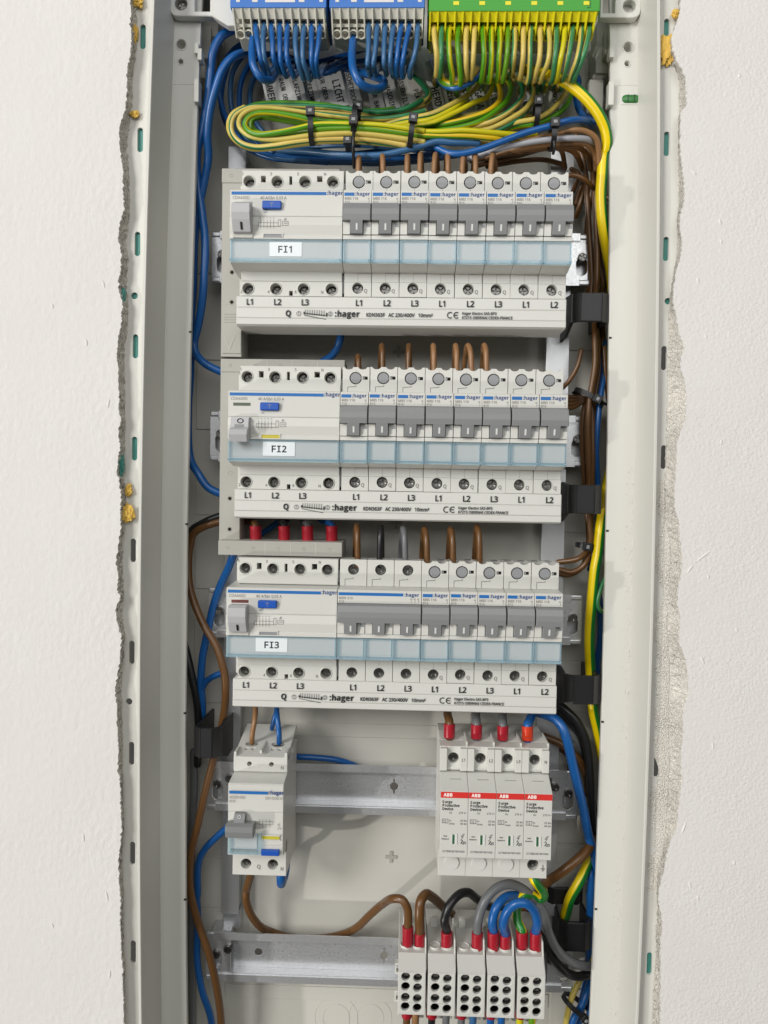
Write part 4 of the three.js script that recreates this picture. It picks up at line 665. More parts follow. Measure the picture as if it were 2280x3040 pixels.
/* ------------------------------------------------------------------ wires */
function tube(p, r, { phase = 0, twist = 0, seg = 12 } = {}) {
  const c = new THREE.CatmullRomCurve3(p.map(([x, y, z]) => new THREE.Vector3(x * MM, y * MM, z * MM)), false, 'centripetal');
  const len = c.getLength() / MM, n = Math.max(8, Math.min(220, Math.round(len / 1.8)));
  c.arcLengthDivisions = Math.max(200, n * 2); c.updateArcLengths();
  const g = new THREE.TubeGeometry(c, n, r * MM, seg, false), uv = g.attributes.uv;
  for (let i = 0; i < uv.count; i++) uv.setXY(i, uv.getX(i) * len * MM, uv.getY(i) + phase + twist * uv.getX(i) * len / 100);
  const caps = [0, n].map((k) => { const s = new THREE.SphereGeometry(r * 0.99 * MM, seg, 6), q = c.getPointAt(k / n); return s.translate(q.x, q.y, q.z); });
  for (const s of caps) { const u = s.attributes.uv; for (let i = 0; i < u.count; i++) u.setXY(i, 0, phase); }
  return mergeGeometries([g, ...caps].map(flat));
}
function wire(name, label, m, r, p, o = {}) {
  p = p.slice();
  for (const f of o.ferrule ? [].concat(o.ferrule) : []) {  // the wire leaves its sleeve along the sleeve's axis
    const d = new THREE.Vector3(...(f.dir ?? [0, -1, 0])).normalize(), up = (h) => [f.at[0] - d.x * h, f.at[1] - d.y * h, f.at[2] - d.z * h];
    const d2 = (q) => (q[0] - f.at[0]) ** 2 + (q[1] - f.at[1]) ** 2 + (q[2] - f.at[2]) ** 2, front = d2(p[0]) < d2(p.at(-1)), far = (q) => d2(q) > (f.len + 4) ** 2;
    const rest = front ? p.slice(p.findIndex(far)) : p.slice(0, p.length - p.slice().reverse().findIndex(far));
    p = front ? [up(1), up(f.len * 0.5), up(f.len + 0.5), ...rest] : [...rest, up(f.len + 0.5), up(f.len * 0.5), up(1)];
  }
  const g = tube(p, r, o);
  const w = sole(name, g, m, label, o.cat ?? 'wire', o.group);
  if (o.ferrule) {                                        // coloured sleeve crimped on the end of the wire
    for (const f of [].concat(o.ferrule)) {
      const [q, len, rad, dir, fm] = [f.at, f.len, f.r, f.dir ?? [0, -1, 0], f.m ?? M.red];
      const lg = new THREE.LatheGeometry([[r * 0.9, len], [rad * 0.97, len], [rad, len - 0.4], [rad * 0.98, 1], [rad * 0.8, 0], [0, 0]].map(([a, b]) => new THREE.Vector2(a * MM, b * MM)), 20);
      lg.applyQuaternion(new THREE.Quaternion().setFromUnitVectors(new THREE.Vector3(0, -1, 0), new THREE.Vector3(...dir).normalize()));
      part('ferrule', lg.translate(q[0] * MM - w.position.x, q[1] * MM - w.position.y, q[2] * MM - w.position.z), fm, w, fm === M.orange ? 'orange-red crimp sleeve' : 'red crimp sleeve');
    }
  }
  return w;
}
const off = (p, dx, dy, dz) => [p[0] + dx, p[1] + dy, p[2] + dz];
const NTH = ['first', 'second', 'third', 'fourth', 'fifth', 'sixth', 'seventh', 'eighth', 'ninth', 'tenth', 'eleventh', 'twelfth', 'thirteenth', 'fourteenth', 'fifteenth', 'sixteenth', 'seventeenth', 'eighteenth', 'nineteenth', 'twentieth'];
// thin blue wires out of the two neutral strips: drop in front, turn back under the strip
const nDrops = [
  [Z1, [[482, 380, 510, 600, 560, 880, 598, 1030], [605, 380, 590, 600, 610, 850, 660, 1010], [712, 390, 730, 620, 745, 850, 800, 970], [835, 390, 835, 650, 845, 880, 890, 1020], [945, 390, 930, 650, 945, 880, 1010, 1030], [1070, 400, 1060, 650, 1095, 900, 1150, 1060], [1185, 400, 1165, 650, 1175, 900, 1240, 1065], [1295, 400, 1295, 650, 1295, 880, 1320, 1020], [1415, 400, 1390, 650, 1360, 880, 1370, 1020]], 'leftmost white strip', [0, 1, 0, 0, 0, 1, 1, 0, 0]],
  [Z2, [[655, 380, 655, 700, 640, 950, 660, 1010], [780, 390, 755, 700, 725, 930, 740, 1005], [895, 390, 880, 700, 880, 920, 900, 995], [1015, 390, 985, 650, 970, 900, 1000, 1020], [1130, 390, 1090, 620, 1065, 900, 1060, 1030], [1245, 395, 1190, 650, 1150, 900, 1140, 1030], [1370, 390, 1350, 650, 1310, 850, 1250, 1030]], 'white strip beside the green cover', [1, 1, 1, 1, 0, 0, 1]],
];
for (const [F, list, where, tint] of nDrops) list.forEach((q, i) => {
  const tip = F(q[6], q[7], -13);
  const p = [F(q[0], q[1] - 70, -13), F(q[0], q[1], -9.5), F(q[2], q[3], -6), F(q[4], q[5], -7), tip, off(tip, 0.3, -0.7, -5), off(tip, 0.8, 5, -13), off(tip, 1.2, 15, -24), off(tip, 2, 24, -36 - rr(0, 4))];
  wire('neutral_wire', `${NTH[i]} thin blue wire from the left in the ${where}`, tint[i] ? M.blueGrey : M.blue, 1.62, p, { group: 'thin blue wires in the neutral strips' });
});
wire('thick_neutral_wire', 'thick blue wire hooked under the left end of the leftmost white strip', M.blue, 2.35, [...via(Z1, 470, 480, -18, 440, 600, -12, 432, 780, -7, 450, 950, -5, 550, 1120, -6, 680, 1165, -14, 760, 1090, -28, 770, 980, -42), off(Z1(760, 900, -52), 2, 6, -2)], { group: 'thick blue wires in the neutral strips' });
wire('thick_neutral_wire', 'thick blue wire curled into a loop under the second white strip', M.blue, 2.5, via(Z2, 435, 520, -18, 425, 650, -12, 415, 850, -6, 440, 1030, -3, 530, 1200, -3, 680, 1285, -8, 840, 1270, -18, 880, 1180, -26, 780, 1120, -32, 600, 1060, -38, 450, 1010, -48, 300, 980, -56), { group: 'thick blue wires in the neutral strips' });
// green and yellow earth wires
const eDrops = [[155, 470, 175, 700, 200, 900, 200, 1150], [285, 470, 275, 700, 280, 950, 265, 1160], [410, 470, 400, 700, 420, 1000, 460, 1260], [560, 470, 545, 700, 570, 1000, 600, 1310], [690, 470, 680, 700, 685, 1000, 685, 1240], [825, 470, 815, 700, 805, 950, 780, 1200], [960, 470, 970, 700, 980, 950, 950, 1240], [1100, 470, 1100, 700, 1105, 950, 1080, 1250], [1235, 470, 1240, 700, 1225, 950, 1215, 1210], [1375, 470, 1370, 700, 1355, 950, 1310, 1240]].map((q) => [Z3, q])
  .concat([[40, 420, 40, 650, 25, 850, 5, 1000], [165, 420, 165, 650, 160, 850, 135, 1050], [275, 420, 265, 650, 265, 850, 250, 1110], [405, 420, 410, 650, 395, 880, 340, 1090], [530, 420, 545, 650, 520, 900, 440, 1095], [645, 420, 640, 650, 620, 880, 595, 1100], [765, 420, 745, 650, 700, 880, 660, 1100], [880, 420, 850, 650, 815, 850, 765, 1070], [1005, 420, 985, 650, 930, 900, 860, 1080], [1120, 420, 1080, 650, 1020, 850, 920, 1095]].map((q) => [Z4, q]));
const ePhase = [0.55, 0.05, 0.3, 0.95, 0.55, 0.5, 0.2, 0.3, 0.3, 0.02, 0.35, 0.55, 0.9, 0.5, 0.4, 0.0, 0.45, 0.02, 0.9, 0.0], eMat = [0, 2, 1, 1, 0, 0, 1, 1, 1, 3, 2, 0, 2, 0, 2, 2, 1, 2, 2, 2];
eDrops.forEach(([F, q], i) => {
  const tip = F(q[6], q[7], -14), k = (i - 9) / 10;
  const p = [F(q[0], q[1] - 80, -13), F(q[0], q[1], -9.5), F(q[2], q[3], -6), F(q[4], q[5], -7), tip, off(tip, 0, -0.6, -5), off(tip, 0, 4, -13), off(tip, 0, 13, -26), off(tip, 0, 14, -42 - rr(0, 4))];
  wire('earth_wire', `${NTH[i]} green-yellow wire from the left in the yellow strip`, EARTH[eMat[i]], 1.62, p, { phase: ePhase[i], twist: rr(-0.2, 0.2), group: 'thin earth wires in the yellow strip' });
});
wire('earth_wire', 'yellow-green wire looping in front of the blue one below the yellow strip', EARTH[3], 2.3, via(Z3, 215, 1060, -40, 250, 1180, -30, 300, 1330, -24, 440, 1395, -21, 600, 1380, -21, 760, 1270, -25, 860, 1140, -36), { phase: 0.2, twist: 0.6 });
wire('neutral_wire', 'thin blue wire sagging in a bow below the yellow strip', M.blue, 1.6, via(Z3, 120, 1000, -50, 190, 1200, -36, 260, 1340, -27, 400, 1440, -22, 540, 1450, -20, 700, 1390, -20, 880, 1270, -25, 960, 1150, -40));
// horizontal tied bundle of earth wires that loops at its left end
const loops = [
  [0, 0.24, 'outermost', via(G, 1500, 750, -21, 1300, 712, -20, 1080, 695, -19, 800, 700, -19, 600, 722, -20, 430, 752, -22, 270, 765, -24, 150, 728, -25, 85, 655, -26, 75, 575, -26, 110, 500, -27, 210, 442, -27, 350, 425, -27, 600, 428, -27, 850, 437, -27, 1085, 462, -27, 1300, 478, -28, 1500, 452, -30, 1640, 380, -38)],
  [2, 0.17, 'second', via(G, 1650, 722, -20, 1300, 672, -18, 1080, 652, -17, 900, 657, -17, 700, 674, -18, 500, 700, -20, 330, 700, -22, 205, 668, -23, 140, 600, -24, 145, 530, -25, 205, 472, -25, 300, 444, -25, 450, 450, -25, 640, 474, -25, 850, 503, -25, 1090, 528, -25, 1300, 535, -26, 1500, 510, -28, 1660, 470, -34)],
  [1, 0.3, 'innermost bright', via(G, 1650, 632, -18, 1300, 586, -16, 1050, 577, -15, 760, 582, -15, 600, 617, -16, 420, 652, -18, 290, 660, -20, 215, 632, -21, 185, 585, -22, 205, 530, -22, 275, 490, -23, 400, 482, -23, 600, 512, -23, 760, 545, -23, 1000, 565, -24, 1090, 562, -25)],
  [3, 0.3, 'third', via(G, 1650, 672, -20, 1300, 628, -17, 1050, 612, -16, 760, 618, -17, 600, 640, -21, 420, 660, -25, 300, 650, -28, 240, 600, -29, 250, 540, -29, 330, 520, -29, 500, 545, -29, 760, 578, -29, 1000, 586, -30)],
  [1, 0.6, 'upper yellow', via(G, 170, 470, -31, 260, 425, -31, 450, 405, -30, 700, 410, -30, 900, 432, -29, 1090, 462, -31, 1250, 470, -33, 1400, 455, -36)],
  [2, 0.5, 'lowest', via(G, 1640, 770, -25, 1400, 745, -23, 1080, 716, -22, 800, 722, -22, 600, 745, -24, 400, 775, -27, 230, 775, -29, 120, 720, -30, 60, 640, -31, 55, 560, -32, 90, 490, -32, 180, 440, -33)],
  [0, 0.4, 'middle green', via(G, 700, 480, -29, 850, 475, -29, 1090, 498, -29, 1250, 505, -30, 1450, 480, -33, 1640, 420, -40)],
];
for (const [m, ph, w, p] of loops) wire('bundled_earth_wire', `${w} green-yellow wire of the tied bundle looping at its left end`, EARTH[m], 1.72, p, { phase: ph, twist: 0.25, group: 'earth wires of the tied bundle' });
const sweeps = [
  [2, 0.0, via(H, -170, 542, -26, 0, 490, -25, 200, 450, -25, 350, 380, -28, 470, 310, -35, 545, 235, -46, 580, 150, -52)], [1, 0.2, via(H, -200, 560, -24, 0, 520, -23, 200, 490, -24, 350, 420, -28, 440, 355, -34, 480, 290, -44, 490, 200, -52)],
  [1, 0.0, via(H, -180, 566, -21, 0, 545, -21, 200, 520, -22, 380, 440, -27, 520, 365, -32, 620, 320, -42, 660, 230, -52)], [3, 0.2, via(H, 100, 548, -27, 250, 535, -26, 480, 482, -27, 620, 430, -30, 710, 350, -36, 710, 240, -46, 680, 150, -52)],
  [1, 0.5, via(H, 200, 580, -26, 400, 552, -26, 560, 505, -27, 680, 430, -31, 770, 340, -36, 795, 245, -44, 750, 165, -52)], [0, 0.4, via(H, 300, 585, -28, 450, 562, -28, 650, 505, -29, 780, 432, -32, 875, 330, -37, 880, 235, -43, 815, 140, -50)],
  [2, 0.3, via(H, 480, 590, -29, 640, 560, -29, 800, 482, -31, 915, 400, -35, 962, 300, -41, 930, 200, -50)], [0, 0.7, via(H, 560, 600, -31, 720, 562, -31, 860, 472, -34, 940, 380, -39, 985, 280, -47, 980, 190, -54)],
  [2, 0.1, via(H, 640, 580, -33, 850, 512, -33, 1000, 480, -33, 1110, 410, -36, 1205, 290, -42, 1270, 180, -52)], [1, 0.6, via(H, 700, 590, -35, 840, 542, -35, 980, 520, -35, 1100, 475, -38, 1200, 400, -44, 1250, 300, -54)],
  [0, 0.45, via(H, -260, 500, -33, 0, 425, -36, 110, 372, -38, 178, 310, -40, 150, 250, -44, 60, 150, -50)], [2, 0.55, via(H, -230, 505, -36, 0, 445, -39, 130, 390, -42, 192, 320, -45, 140, 220, -48, 20, 130, -54)],
  [1, 0.05, via(H, -40, 572, -20, 250, 582, -19, 450, 572, -20, 650, 588, -23, 830, 603, -28, 980, 600, -38)], [3, 0.0, via(H, -40, 604, -20, 250, 612, -20, 500, 615, -22, 700, 632, -26, 860, 640, -36)], [0, 0.2, via(H, -40, 632, -24, 200, 648, -24, 420, 664, -26, 640, 672, -32)],
  [2, 0.2, via(H, 240, 540, -34, 480, 462, -36, 640, 440, -40, 800, 455, -42, 900, 462, -42, 1040, 500, -44)],
];
sweeps.forEach(([m, ph, p], i) => wire('bundled_earth_wire', `green-yellow wire sweeping into the tied bundle, ${NTH[i]} of the sweep`, EARTH[m], 1.75, p, { phase: ph, twist: 0.3, group: 'earth wires sweeping into the bundle' }));
// thick main earth cable down the right side
wire('main_earth_cable', 'thick yellow-green main earth cable running down the right side', EARTH_BIG, 3.5, [...via(H, 900, 110, -46, 1040, 140, -34, 1170, 190, -26, 1330, 305, -23, 1450, 450, -24, 1505, 580, -27, 1512, 700, -30), ...via(Z5, 655, 300, -32, 625, 620, -33, 612, 900, -34, 640, 1250, -36, 690, 1550, -40, 745, 1850, -45), ...via(C6, 1580, -40, -54, 1600, 300, -58, 1570, 700, -57, 1515, 1000, -50, 1475, 1250, -46, 1455, 1440, -44), ...via(C8, 1438, 250, -43, 1415, 480, -43, 1398, 740, -44, 1405, 960, -46, 1425, 1250, -46), ...via(D2, 1455, 200, -48, 1490, 400, -52, 1530, 650, -60, 1490, 900, -62, 1400, 1120, -56, 1330, 1270, -50, 1265, 1385, -50), ...via(D4, 1270, 230, -56, 1240, 330, -64)], { cat: 'cable', phase: 0.775, twist: 0.02, seg: 20 });
wire('earth_wire', 'slim yellow-green wire bowed beside the main earth cable near the third row', EARTH[2], 1.5, via(C8, 1560, 210, -54, 1515, 310, -46, 1470, 420, -42, 1455, 510, -41, 1480, 556, -42, 1520, 545, -46, 1560, 500, -54), { phase: 0.1 });
// blue, white and brown strands of the upper right bundle
const upper = [
  ['neutral_wire', 'bright blue wire rising to the right above the white one', M.blue, 2.0, via(H, 240, 700, -24, 330, 740, -21, 420, 745, -19, 560, 715, -18, 740, 650, -17, 900, 590, -17, 1100, 535, -17, 1250, 495, -18, 1350, 498, -24, 1400, 540, -36)],
  ['neutral_wire', 'grey-blue wire arching over the left breakers of the first row', M.blueGrey, 2.0, via(G, 400, 790, -40, 700, 800, -35, 1000, 828, -28, 1300, 830, -24, 1500, 790, -22, 1640, 755, -21, 1760, 720, -21, 1900, 730, -22, 2100, 735, -26)],
  ['pale_wire', 'pale grey-white wire in the upper right bundle', M.greyPale, 1.8, via(H, 430, 800, -32, 540, 765, -28, 680, 720, -24, 860, 672, -21, 1080, 640, -20, 1250, 630, -20, 1370, 638, -24, 1430, 690, -36)],
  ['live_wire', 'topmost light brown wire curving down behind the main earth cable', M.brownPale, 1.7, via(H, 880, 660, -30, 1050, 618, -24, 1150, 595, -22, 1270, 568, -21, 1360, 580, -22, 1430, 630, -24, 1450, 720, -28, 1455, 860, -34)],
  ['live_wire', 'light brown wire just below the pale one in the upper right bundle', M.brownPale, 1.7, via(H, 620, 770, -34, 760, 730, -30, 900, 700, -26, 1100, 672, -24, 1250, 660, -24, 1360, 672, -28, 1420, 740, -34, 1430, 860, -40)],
];
for (const [n, l, m, r, p] of upper) wire(n, l, m, r, p, { group: 'strands of the upper right bundle' });
[via(H, 500, 800, -44, 800, 740, -40, 1000, 710, -36, 1180, 690, -34, 1300, 700, -36, 1370, 760, -42, 1390, 860, -46), via(H, 600, 780, -50, 900, 730, -46, 1150, 700, -42, 1270, 740, -46, 1330, 860, -52), via(H, 560, 830, -54, 850, 760, -50, 1080, 700, -46, 1170, 720, -50, 1200, 850, -58), via(H, 620, 840, -56, 860, 800, -56, 1040, 790, -56, 1200, 830, -58)].forEach((p, i) => wire('live_wire', `dark brown wire fanning down behind the pale wire, ${NTH[i]} from the front`, M.brown, 1.65, p, { group: 'brown wires fanning down the upper right' }));
// brown wires running down the right-hand channel
const chan = [
  [via(Z5, 300, 100, -46, 430, 260, -48, 500, 480, -48, 520, 720, -46, 545, 1000, -44, 560, 1400, -44, 560, 1900, -44), via(C4, 1440, 1000, -46), via(C4, 1435, 1300, -44), via(C6, 1435, 100, -42, 1400, 330, -40, 1385, 520, -40, 1390, 760, -42, 1395, 980, -46, 1400, 1250, -46), via(C8, 1400, 80, -46, 1330, 180, -50, 1180, 210, -56)],
  [via(Z5, 200, 140, -52, 350, 300, -54, 420, 600, -52, 440, 900, -50, 470, 1400, -50, 500, 1900, -50), via(C4, 1410, 1000, -50), via(C4, 1450, 1300, -48), via(C6, 1450, 100, -48, 1415, 330, -46, 1420, 520, -46, 1420, 760, -46, 1415, 980, -48, 1405, 1250, -50), via(C8, 1405, 90, -50, 1370, 220, -52, 1280, 280, -54, 1180, 260, -58)],
  [via(Z5, 480, 200, -50, 560, 420, -50, 500, 760, -50, 440, 1200, -54, 450, 1700, -54, 455, 2000, -54), via(C4, 1400, 1050, -56), via(C4, 1460, 1300, -54), via(C6, 1440, 200, -54, 1360, 420, -48, 1350, 600, -48, 1362, 900, -50, 1390, 1250, -54), via(C8, 1390, 120, -54, 1340, 250, -55, 1250, 300, -57, 1190, 290, -60)],
  [via(Z5, 560, 300, -56, 600, 700, -58, 590, 1200, -56, 600, 1700, -56, 640, 2000, -56), via(C4, 1480, 1000, -58), via(C4, 1490, 1300, -56), via(C6, 1470, 150, -56, 1440, 350, -54, 1440, 600, -54, 1440, 950, -56)],
];
chan.forEach((c, i) => wire('channel_live_wire', `brown wire running down the right-hand channel, ${NTH[i]} from the front`, M.brown, 1.9, c.flat(), { group: 'brown wires in the right-hand channel' }));
[[via(Z5, 30, 640, -44, 150, 610, -40, 280, 600, -38, 400, 650, -38, 500, 740, -42, 580, 800, -50), 'crossing behind the main earth cable beside the first row'], [via(Z5, 640, 850, -54, 740, 905, -52, 830, 960, -54), 'slipping behind the frame right of the main earth cable'], [via(Z5, 760, 250, -56, 745, 600, -54, 735, 1000, -54, 720, 1400, -56), 'upright at the frame edge beside the main earth cable'], [via(Z5, 240, 520, -52, 330, 580, -50, 300, 700, -56, 260, 800, -60), 'bent down beside the topmost right breaker'],
  [via(Z5, 430, 690, -56, 380, 850, -56, 330, 1020, -58, 300, 1120, -62), 'slanting down to the first rail, nearer the breakers'], [via(Z5, 380, 690, -58, 330, 830, -60, 300, 950, -62), 'short and slanting just below the topmost right breaker'],
  [via(C4, 1365, 1150, -48, 1355, 1300, -46), 'x'], [via(C6, 1340, 0, -46, 1310, 120, -46, 1250, 220, -48, 1180, 290, -52), 'curving out of the upper black clip to the second row'], [via(C6, 1500, -20, -52, 1510, 150, -50, 1530, 330, -52, 1545, 450, -56), 'beside the frame edge under the upper black clip'],
].forEach(([p, l]) => { if (l !== 'x') wire('live_wire', `brown wire ${l}`, M.brown, 1.6, p, { group: 'loose brown wires on the right' }); });
[[250, 330], [290, 345], [330, 372], [370, 398]].forEach(([y], i) => wire('live_wire', `brown wire of the tied tuft beside the second row, ${NTH[i]} from the top`, M.brown, 1.5, [C6(1190, 330 + i * 26, -54), C6(1290, 328 + i * 24, -50), C6(1350, 335 + i * 10, -48), C6(1400, 350 + i * 6, -50), C6(1440, 420, -56)], { group: 'brown wires of the tied tuft' }));
wire('neutral_wire', 'blue wire beside the brown ones in the right-hand channel', M.blue, 2.0, [...via(C6, 1500, -60, -56, 1500, 150, -52, 1480, 300, -48, 1465, 420, -46, 1448, 700, -46, 1458, 950, -50, 1462, 1200, -54), ...via(C8, 1440, 150, -58, 1400, 260, -62)]);
wire('neutral_wire', 'dark blue wire behind the main earth cable beside the third row', M.blue, 2.4, via(C8, 1400, 200, -62, 1440, 330, -60, 1470, 500, -58, 1480, 700, -56, 1450, 950, -58, 1440, 1150, -62));
// thick blue cables on the left
wire('neutral_cable', 'thick blue cable dropping down the left side and turning in at the second row', M.blue, 2.7, [...via(A, 760, 140, -40, 690, 160, -36, 620, 200, -32, 575, 290, -31, 562, 420, -33, 545, 560, -34, 515, 720, -36), ...via(L1, 790, 1250, -38, 795, 1500, -40, 830, 1750, -40, 855, 2000, -38), ...via(L2, 845, 60, -38, 830, 260, -40, 795, 470, -44, 765, 600, -47, 780, 690, -46, 850, 770, -44, 940, 820, -44, 1010, 850, -44)], { cat: 'cable' });
wire('neutral_cable', 'thick blue cable crossing over the other one on the left', M.blue, 2.7, [...via(A, 860, 290, -44, 780, 288, -36, 700, 305, -29, 635, 370, -27, 595, 470, -28, 560, 600, -30, 545, 740, -33), ...via(L1, 880, 1300, -37, 815, 1650, -42, 770, 1950, -46), ...via(L2, 755, 150, -50, 740, 400, -53, 735, 800, -54, 715, 1200, -54, 735, 1560, -48, 800, 1680, -45, 880, 1790, -45, 1000, 1850, -46)], { cat: 'cable' });
[via(A, 860, 230, -58, 720, 250, -58, 640, 340, -56, 610, 470, -54, 630, 600, -52, 690, 720, -46, 760, 790, -42, 900, 830, -38), via(A, 880, 260, -60, 760, 290, -60, 690, 380, -58, 670, 500, -56, 690, 640, -54, 760, 760, -48, 900, 850, -42, 1100, 880, -40), via(A, 900, 290, -62, 800, 330, -62, 740, 420, -60, 720, 540, -58, 740, 680, -54, 860, 820, -48, 1050, 870, -44), via(A, 900, 330, -62, 820, 400, -62, 780, 500, -60, 800, 650, -56, 900, 780, -52), via(A, 800, 250, -64, 700, 290, -62, 640, 420, -60, 620, 560, -58, 650, 680, -55, 720, 780, -50, 880, 860, -46, 1200, 890, -44)].forEach((p, i) => wire('coiled_neutral_wire', `blue wire coiled behind the loop of earth wires, ${NTH[i]} of five`, i % 2 ? M.blueGrey : M.blue, 1.8, p, { group: 'blue wires coiled at the upper left' }));
[via(G, 300, 800, -40, 600, 850, -40, 900, 860, -38, 1200, 865, -36, 1500, 850, -34, 1800, 810, -34), via(G, 350, 810, -46, 700, 880, -46, 1100, 890, -44, 1500, 880, -42, 1900, 830, -40), via(G, 500, 800, -46, 800, 815, -40, 1100, 820, -34, 1350, 790, -30, 1560, 770, -27, 1800, 790, -30), via(G, 560, 780, -48, 760, 760, -36, 1000, 748, -30, 1200, 750, -28, 1420, 770, -28, 1600, 790, -32), via(G, 800, 870, -50, 1200, 900, -48, 1600, 880, -46, 2000, 820, -44)].forEach((p, i) => wire('bundled_neutral_wire', `blue wire lying under the tied earth bundle, ${NTH[i]} of five`, i % 2 ? M.blueGrey : M.blue, 1.8, p, { group: 'blue wires under the tied bundle' }));
[via(Z1, 780, 700, -50, 1000, 880, -46, 1250, 1060, -40, 1500, 1060, -38, 1700, 980, -42, 1900, 900, -48), via(Z1, 900, 900, -56, 1200, 1010, -50, 1500, 1000, -48, 1800, 860, -50), via(Z1, 600, 640, -60, 900, 800, -58, 1300, 900, -56, 1700, 820, -56, 2100, 700, -56), via(Z2, 250, 940, -46, 420, 900, -46, 620, 880, -48, 900, 830, -50, 1200, 760, -54)].forEach((p, i) => wire('crossing_neutral_wire', `dark blue wire crossing behind the white strips, ${NTH[i]} of four`, M.blue, 1.7, p, { group: 'blue wires behind the white strips' }));
wire('neutral_wire', 'blue wire dropping behind the main earth cable below the yellow strip', M.blue, 2.2, via(Z4, 920, 1080, -60, 960, 1180, -58, 930, 1380, -56, 960, 1560, -54, 1060, 1700, -52, 1200, 1760, -50));
// short brown loops that rise from the breakers of each row and bend back
function riser(u, y0, top, u2, z0, m, label, r = 1.75, base = -19) {
  const yb = y0, p0 = P(u, yb, base), tp = P((u + u2) / 2, top, base - 7), p2 = P(u2, yb + 12, base - 24);
  return wire('riser_wire', label, m, r, [off(p0, 0, -5, 0), p0, [p0[0] + (tp[0] - p0[0]) * 0.45, p0[1] + (tp[1] - p0[1]) * 0.75, base - 1.5], tp, [p2[0] + (tp[0] - p2[0]) * 0.45, p2[1] + (tp[1] - p2[1]) * 0.7, base - 14], p2, off(p2, 2, -10, -14)], { group: 'brown loops above the breakers' });
}
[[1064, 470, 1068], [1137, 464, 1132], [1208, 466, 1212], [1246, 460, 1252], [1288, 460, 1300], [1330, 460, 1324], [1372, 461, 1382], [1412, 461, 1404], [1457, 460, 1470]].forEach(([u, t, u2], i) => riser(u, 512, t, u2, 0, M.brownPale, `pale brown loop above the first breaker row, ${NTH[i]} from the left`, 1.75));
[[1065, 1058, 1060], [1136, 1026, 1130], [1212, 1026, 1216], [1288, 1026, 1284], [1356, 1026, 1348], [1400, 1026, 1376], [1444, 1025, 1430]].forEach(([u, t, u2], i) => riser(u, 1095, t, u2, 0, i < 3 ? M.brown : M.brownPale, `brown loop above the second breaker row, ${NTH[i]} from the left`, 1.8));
[[1062, 1560, 1056, M.brown, 'brown'], [1127, 1562, 1134, M.blackWire, 'black'], [1203, 1568, 1190, M.greyWire, 'grey']].forEach(([u, t, u2, m, c]) => riser(u, 1655, t, u2, 0, m, `${c} loop above the three-pole breaker`, 2.0));
[[1268, 1570, 1252], [1345, 1570, 1330], [1424, 1562, 1408]].forEach(([u, t, u2], i) => riser(u, 1668, t, u2, 0, M.brown, `brown loop above the single breakers of the third row, ${NTH[i]} from the left`, 2.0));
// blue feed behind the first row; cables entering the second bridge
wire('neutral_cable', 'blue cable bending under the busbar strip of the first row', M.blue, 2.6, [...via(C3, 1085, 1180, -48, 1070, 1280, -44, 1050, 1350, -44, 1000, 1420, -48), ...via(C5, 940, 80, -52)], { cat: 'cable' });
[[455, 1250, M.brown, 'brown', [380, 1195]], [655, 1250, M.blackWire, 'black', [690, 1190]], [820, 1255, M.greyWire, 'grey', [800, 1190]], [990, 1260, M.blue, 'blue', [930, 1190]]].forEach(([x, y, m, n, b]) => {
  const e = C5(x + 10, y + 5, -36), f = C5(x + 18, 1345, -34);
  wire('feed_wire', `${n} wire with a red sleeve entering the lower arm of the feed bridge`, m, 2.4, [off(f, 0, 2, 0), e, C5(x - 4, y - 40, -42), C5(b[0], b[1], -50), C5(b[0] - 40, b[1] - 90, -56)], { group: 'wires with red sleeves in the feed bridge', ferrule: { at: off(f, 0, -1, 0), len: 11.5, r: 3.9, dir: [0.02, -1, 0] } });
});
wire('neutral_wire', 'blue wire slanting across behind the red sleeves of the feed bridge', M.blue, 2.0, via(C5, 480, 1310, -60, 560, 1260, -60, 640, 1200, -60, 700, 1120, -60));
// left: brown and black cables below the second row
wire('live_cable', 'thick brown cable winding down the left side into the black clip', M.brown, 2.6, [...via(L2, 1060, 2060, -48, 960, 2075, -46, 850, 2110, -46, 760, 2170, -48), ...via(L3, 735, 40, -50, 718, 180, -52, 735, 420, -48, 830, 680, -44, 950, 890, -40, 1015, 1120, -38, 1020, 1330, -40, 985, 1560, -44, 925, 1800, -42, 850, 2100, -38), ...via(L4, 985, 200, -37, 925, 450, -38, 905, 700, -39, 930, 920, -40, 1000, 1180, -40, 1100, 1470, -38, 1180, 1800, -40, 1225, 2100, -44, 1240, 2350, -46)], { cat: 'cable' });
wire('black_cable', 'black cable bent over the brown one below the second row on the left', M.blackWire, 2.6, [...via(L2, 1060, 2000, -50, 960, 2030, -47, 840, 2080, -47, 730, 2160, -52), ...via(L3, 690, 200, -58)], { cat: 'cable' });
wire('black_cable', 'black cable running down into the left black clip', M.blackWire, 2.8, via(L3, 650, 760, -60, 705, 950, -56, 750, 1150, -54, 790, 1350, -54, 800, 1600, -56, 790, 1850, -60), { cat: 'cable' });
wire('neutral_cable', 'thick blue cable beside the FI3 switch crossing behind the brown cable', M.blue, 2.7, via(L3, 1090, 120, -40, 1050, 230, -44, 985, 370, -48, 925, 540, -50, 880, 740, -52, 835, 960, -54, 820, 1180, -55, 832, 1370, -56, 820, 1600, -60), { cat: 'cable' });
wire('neutral_cable', 'short blue branch joining the blue cable beside the FI3 switch', M.blue, 2.2, via(L3, 830, 1230, -55, 860, 1175, -53, 920, 1130, -50, 1010, 1095, -48), { cat: 'cable' });
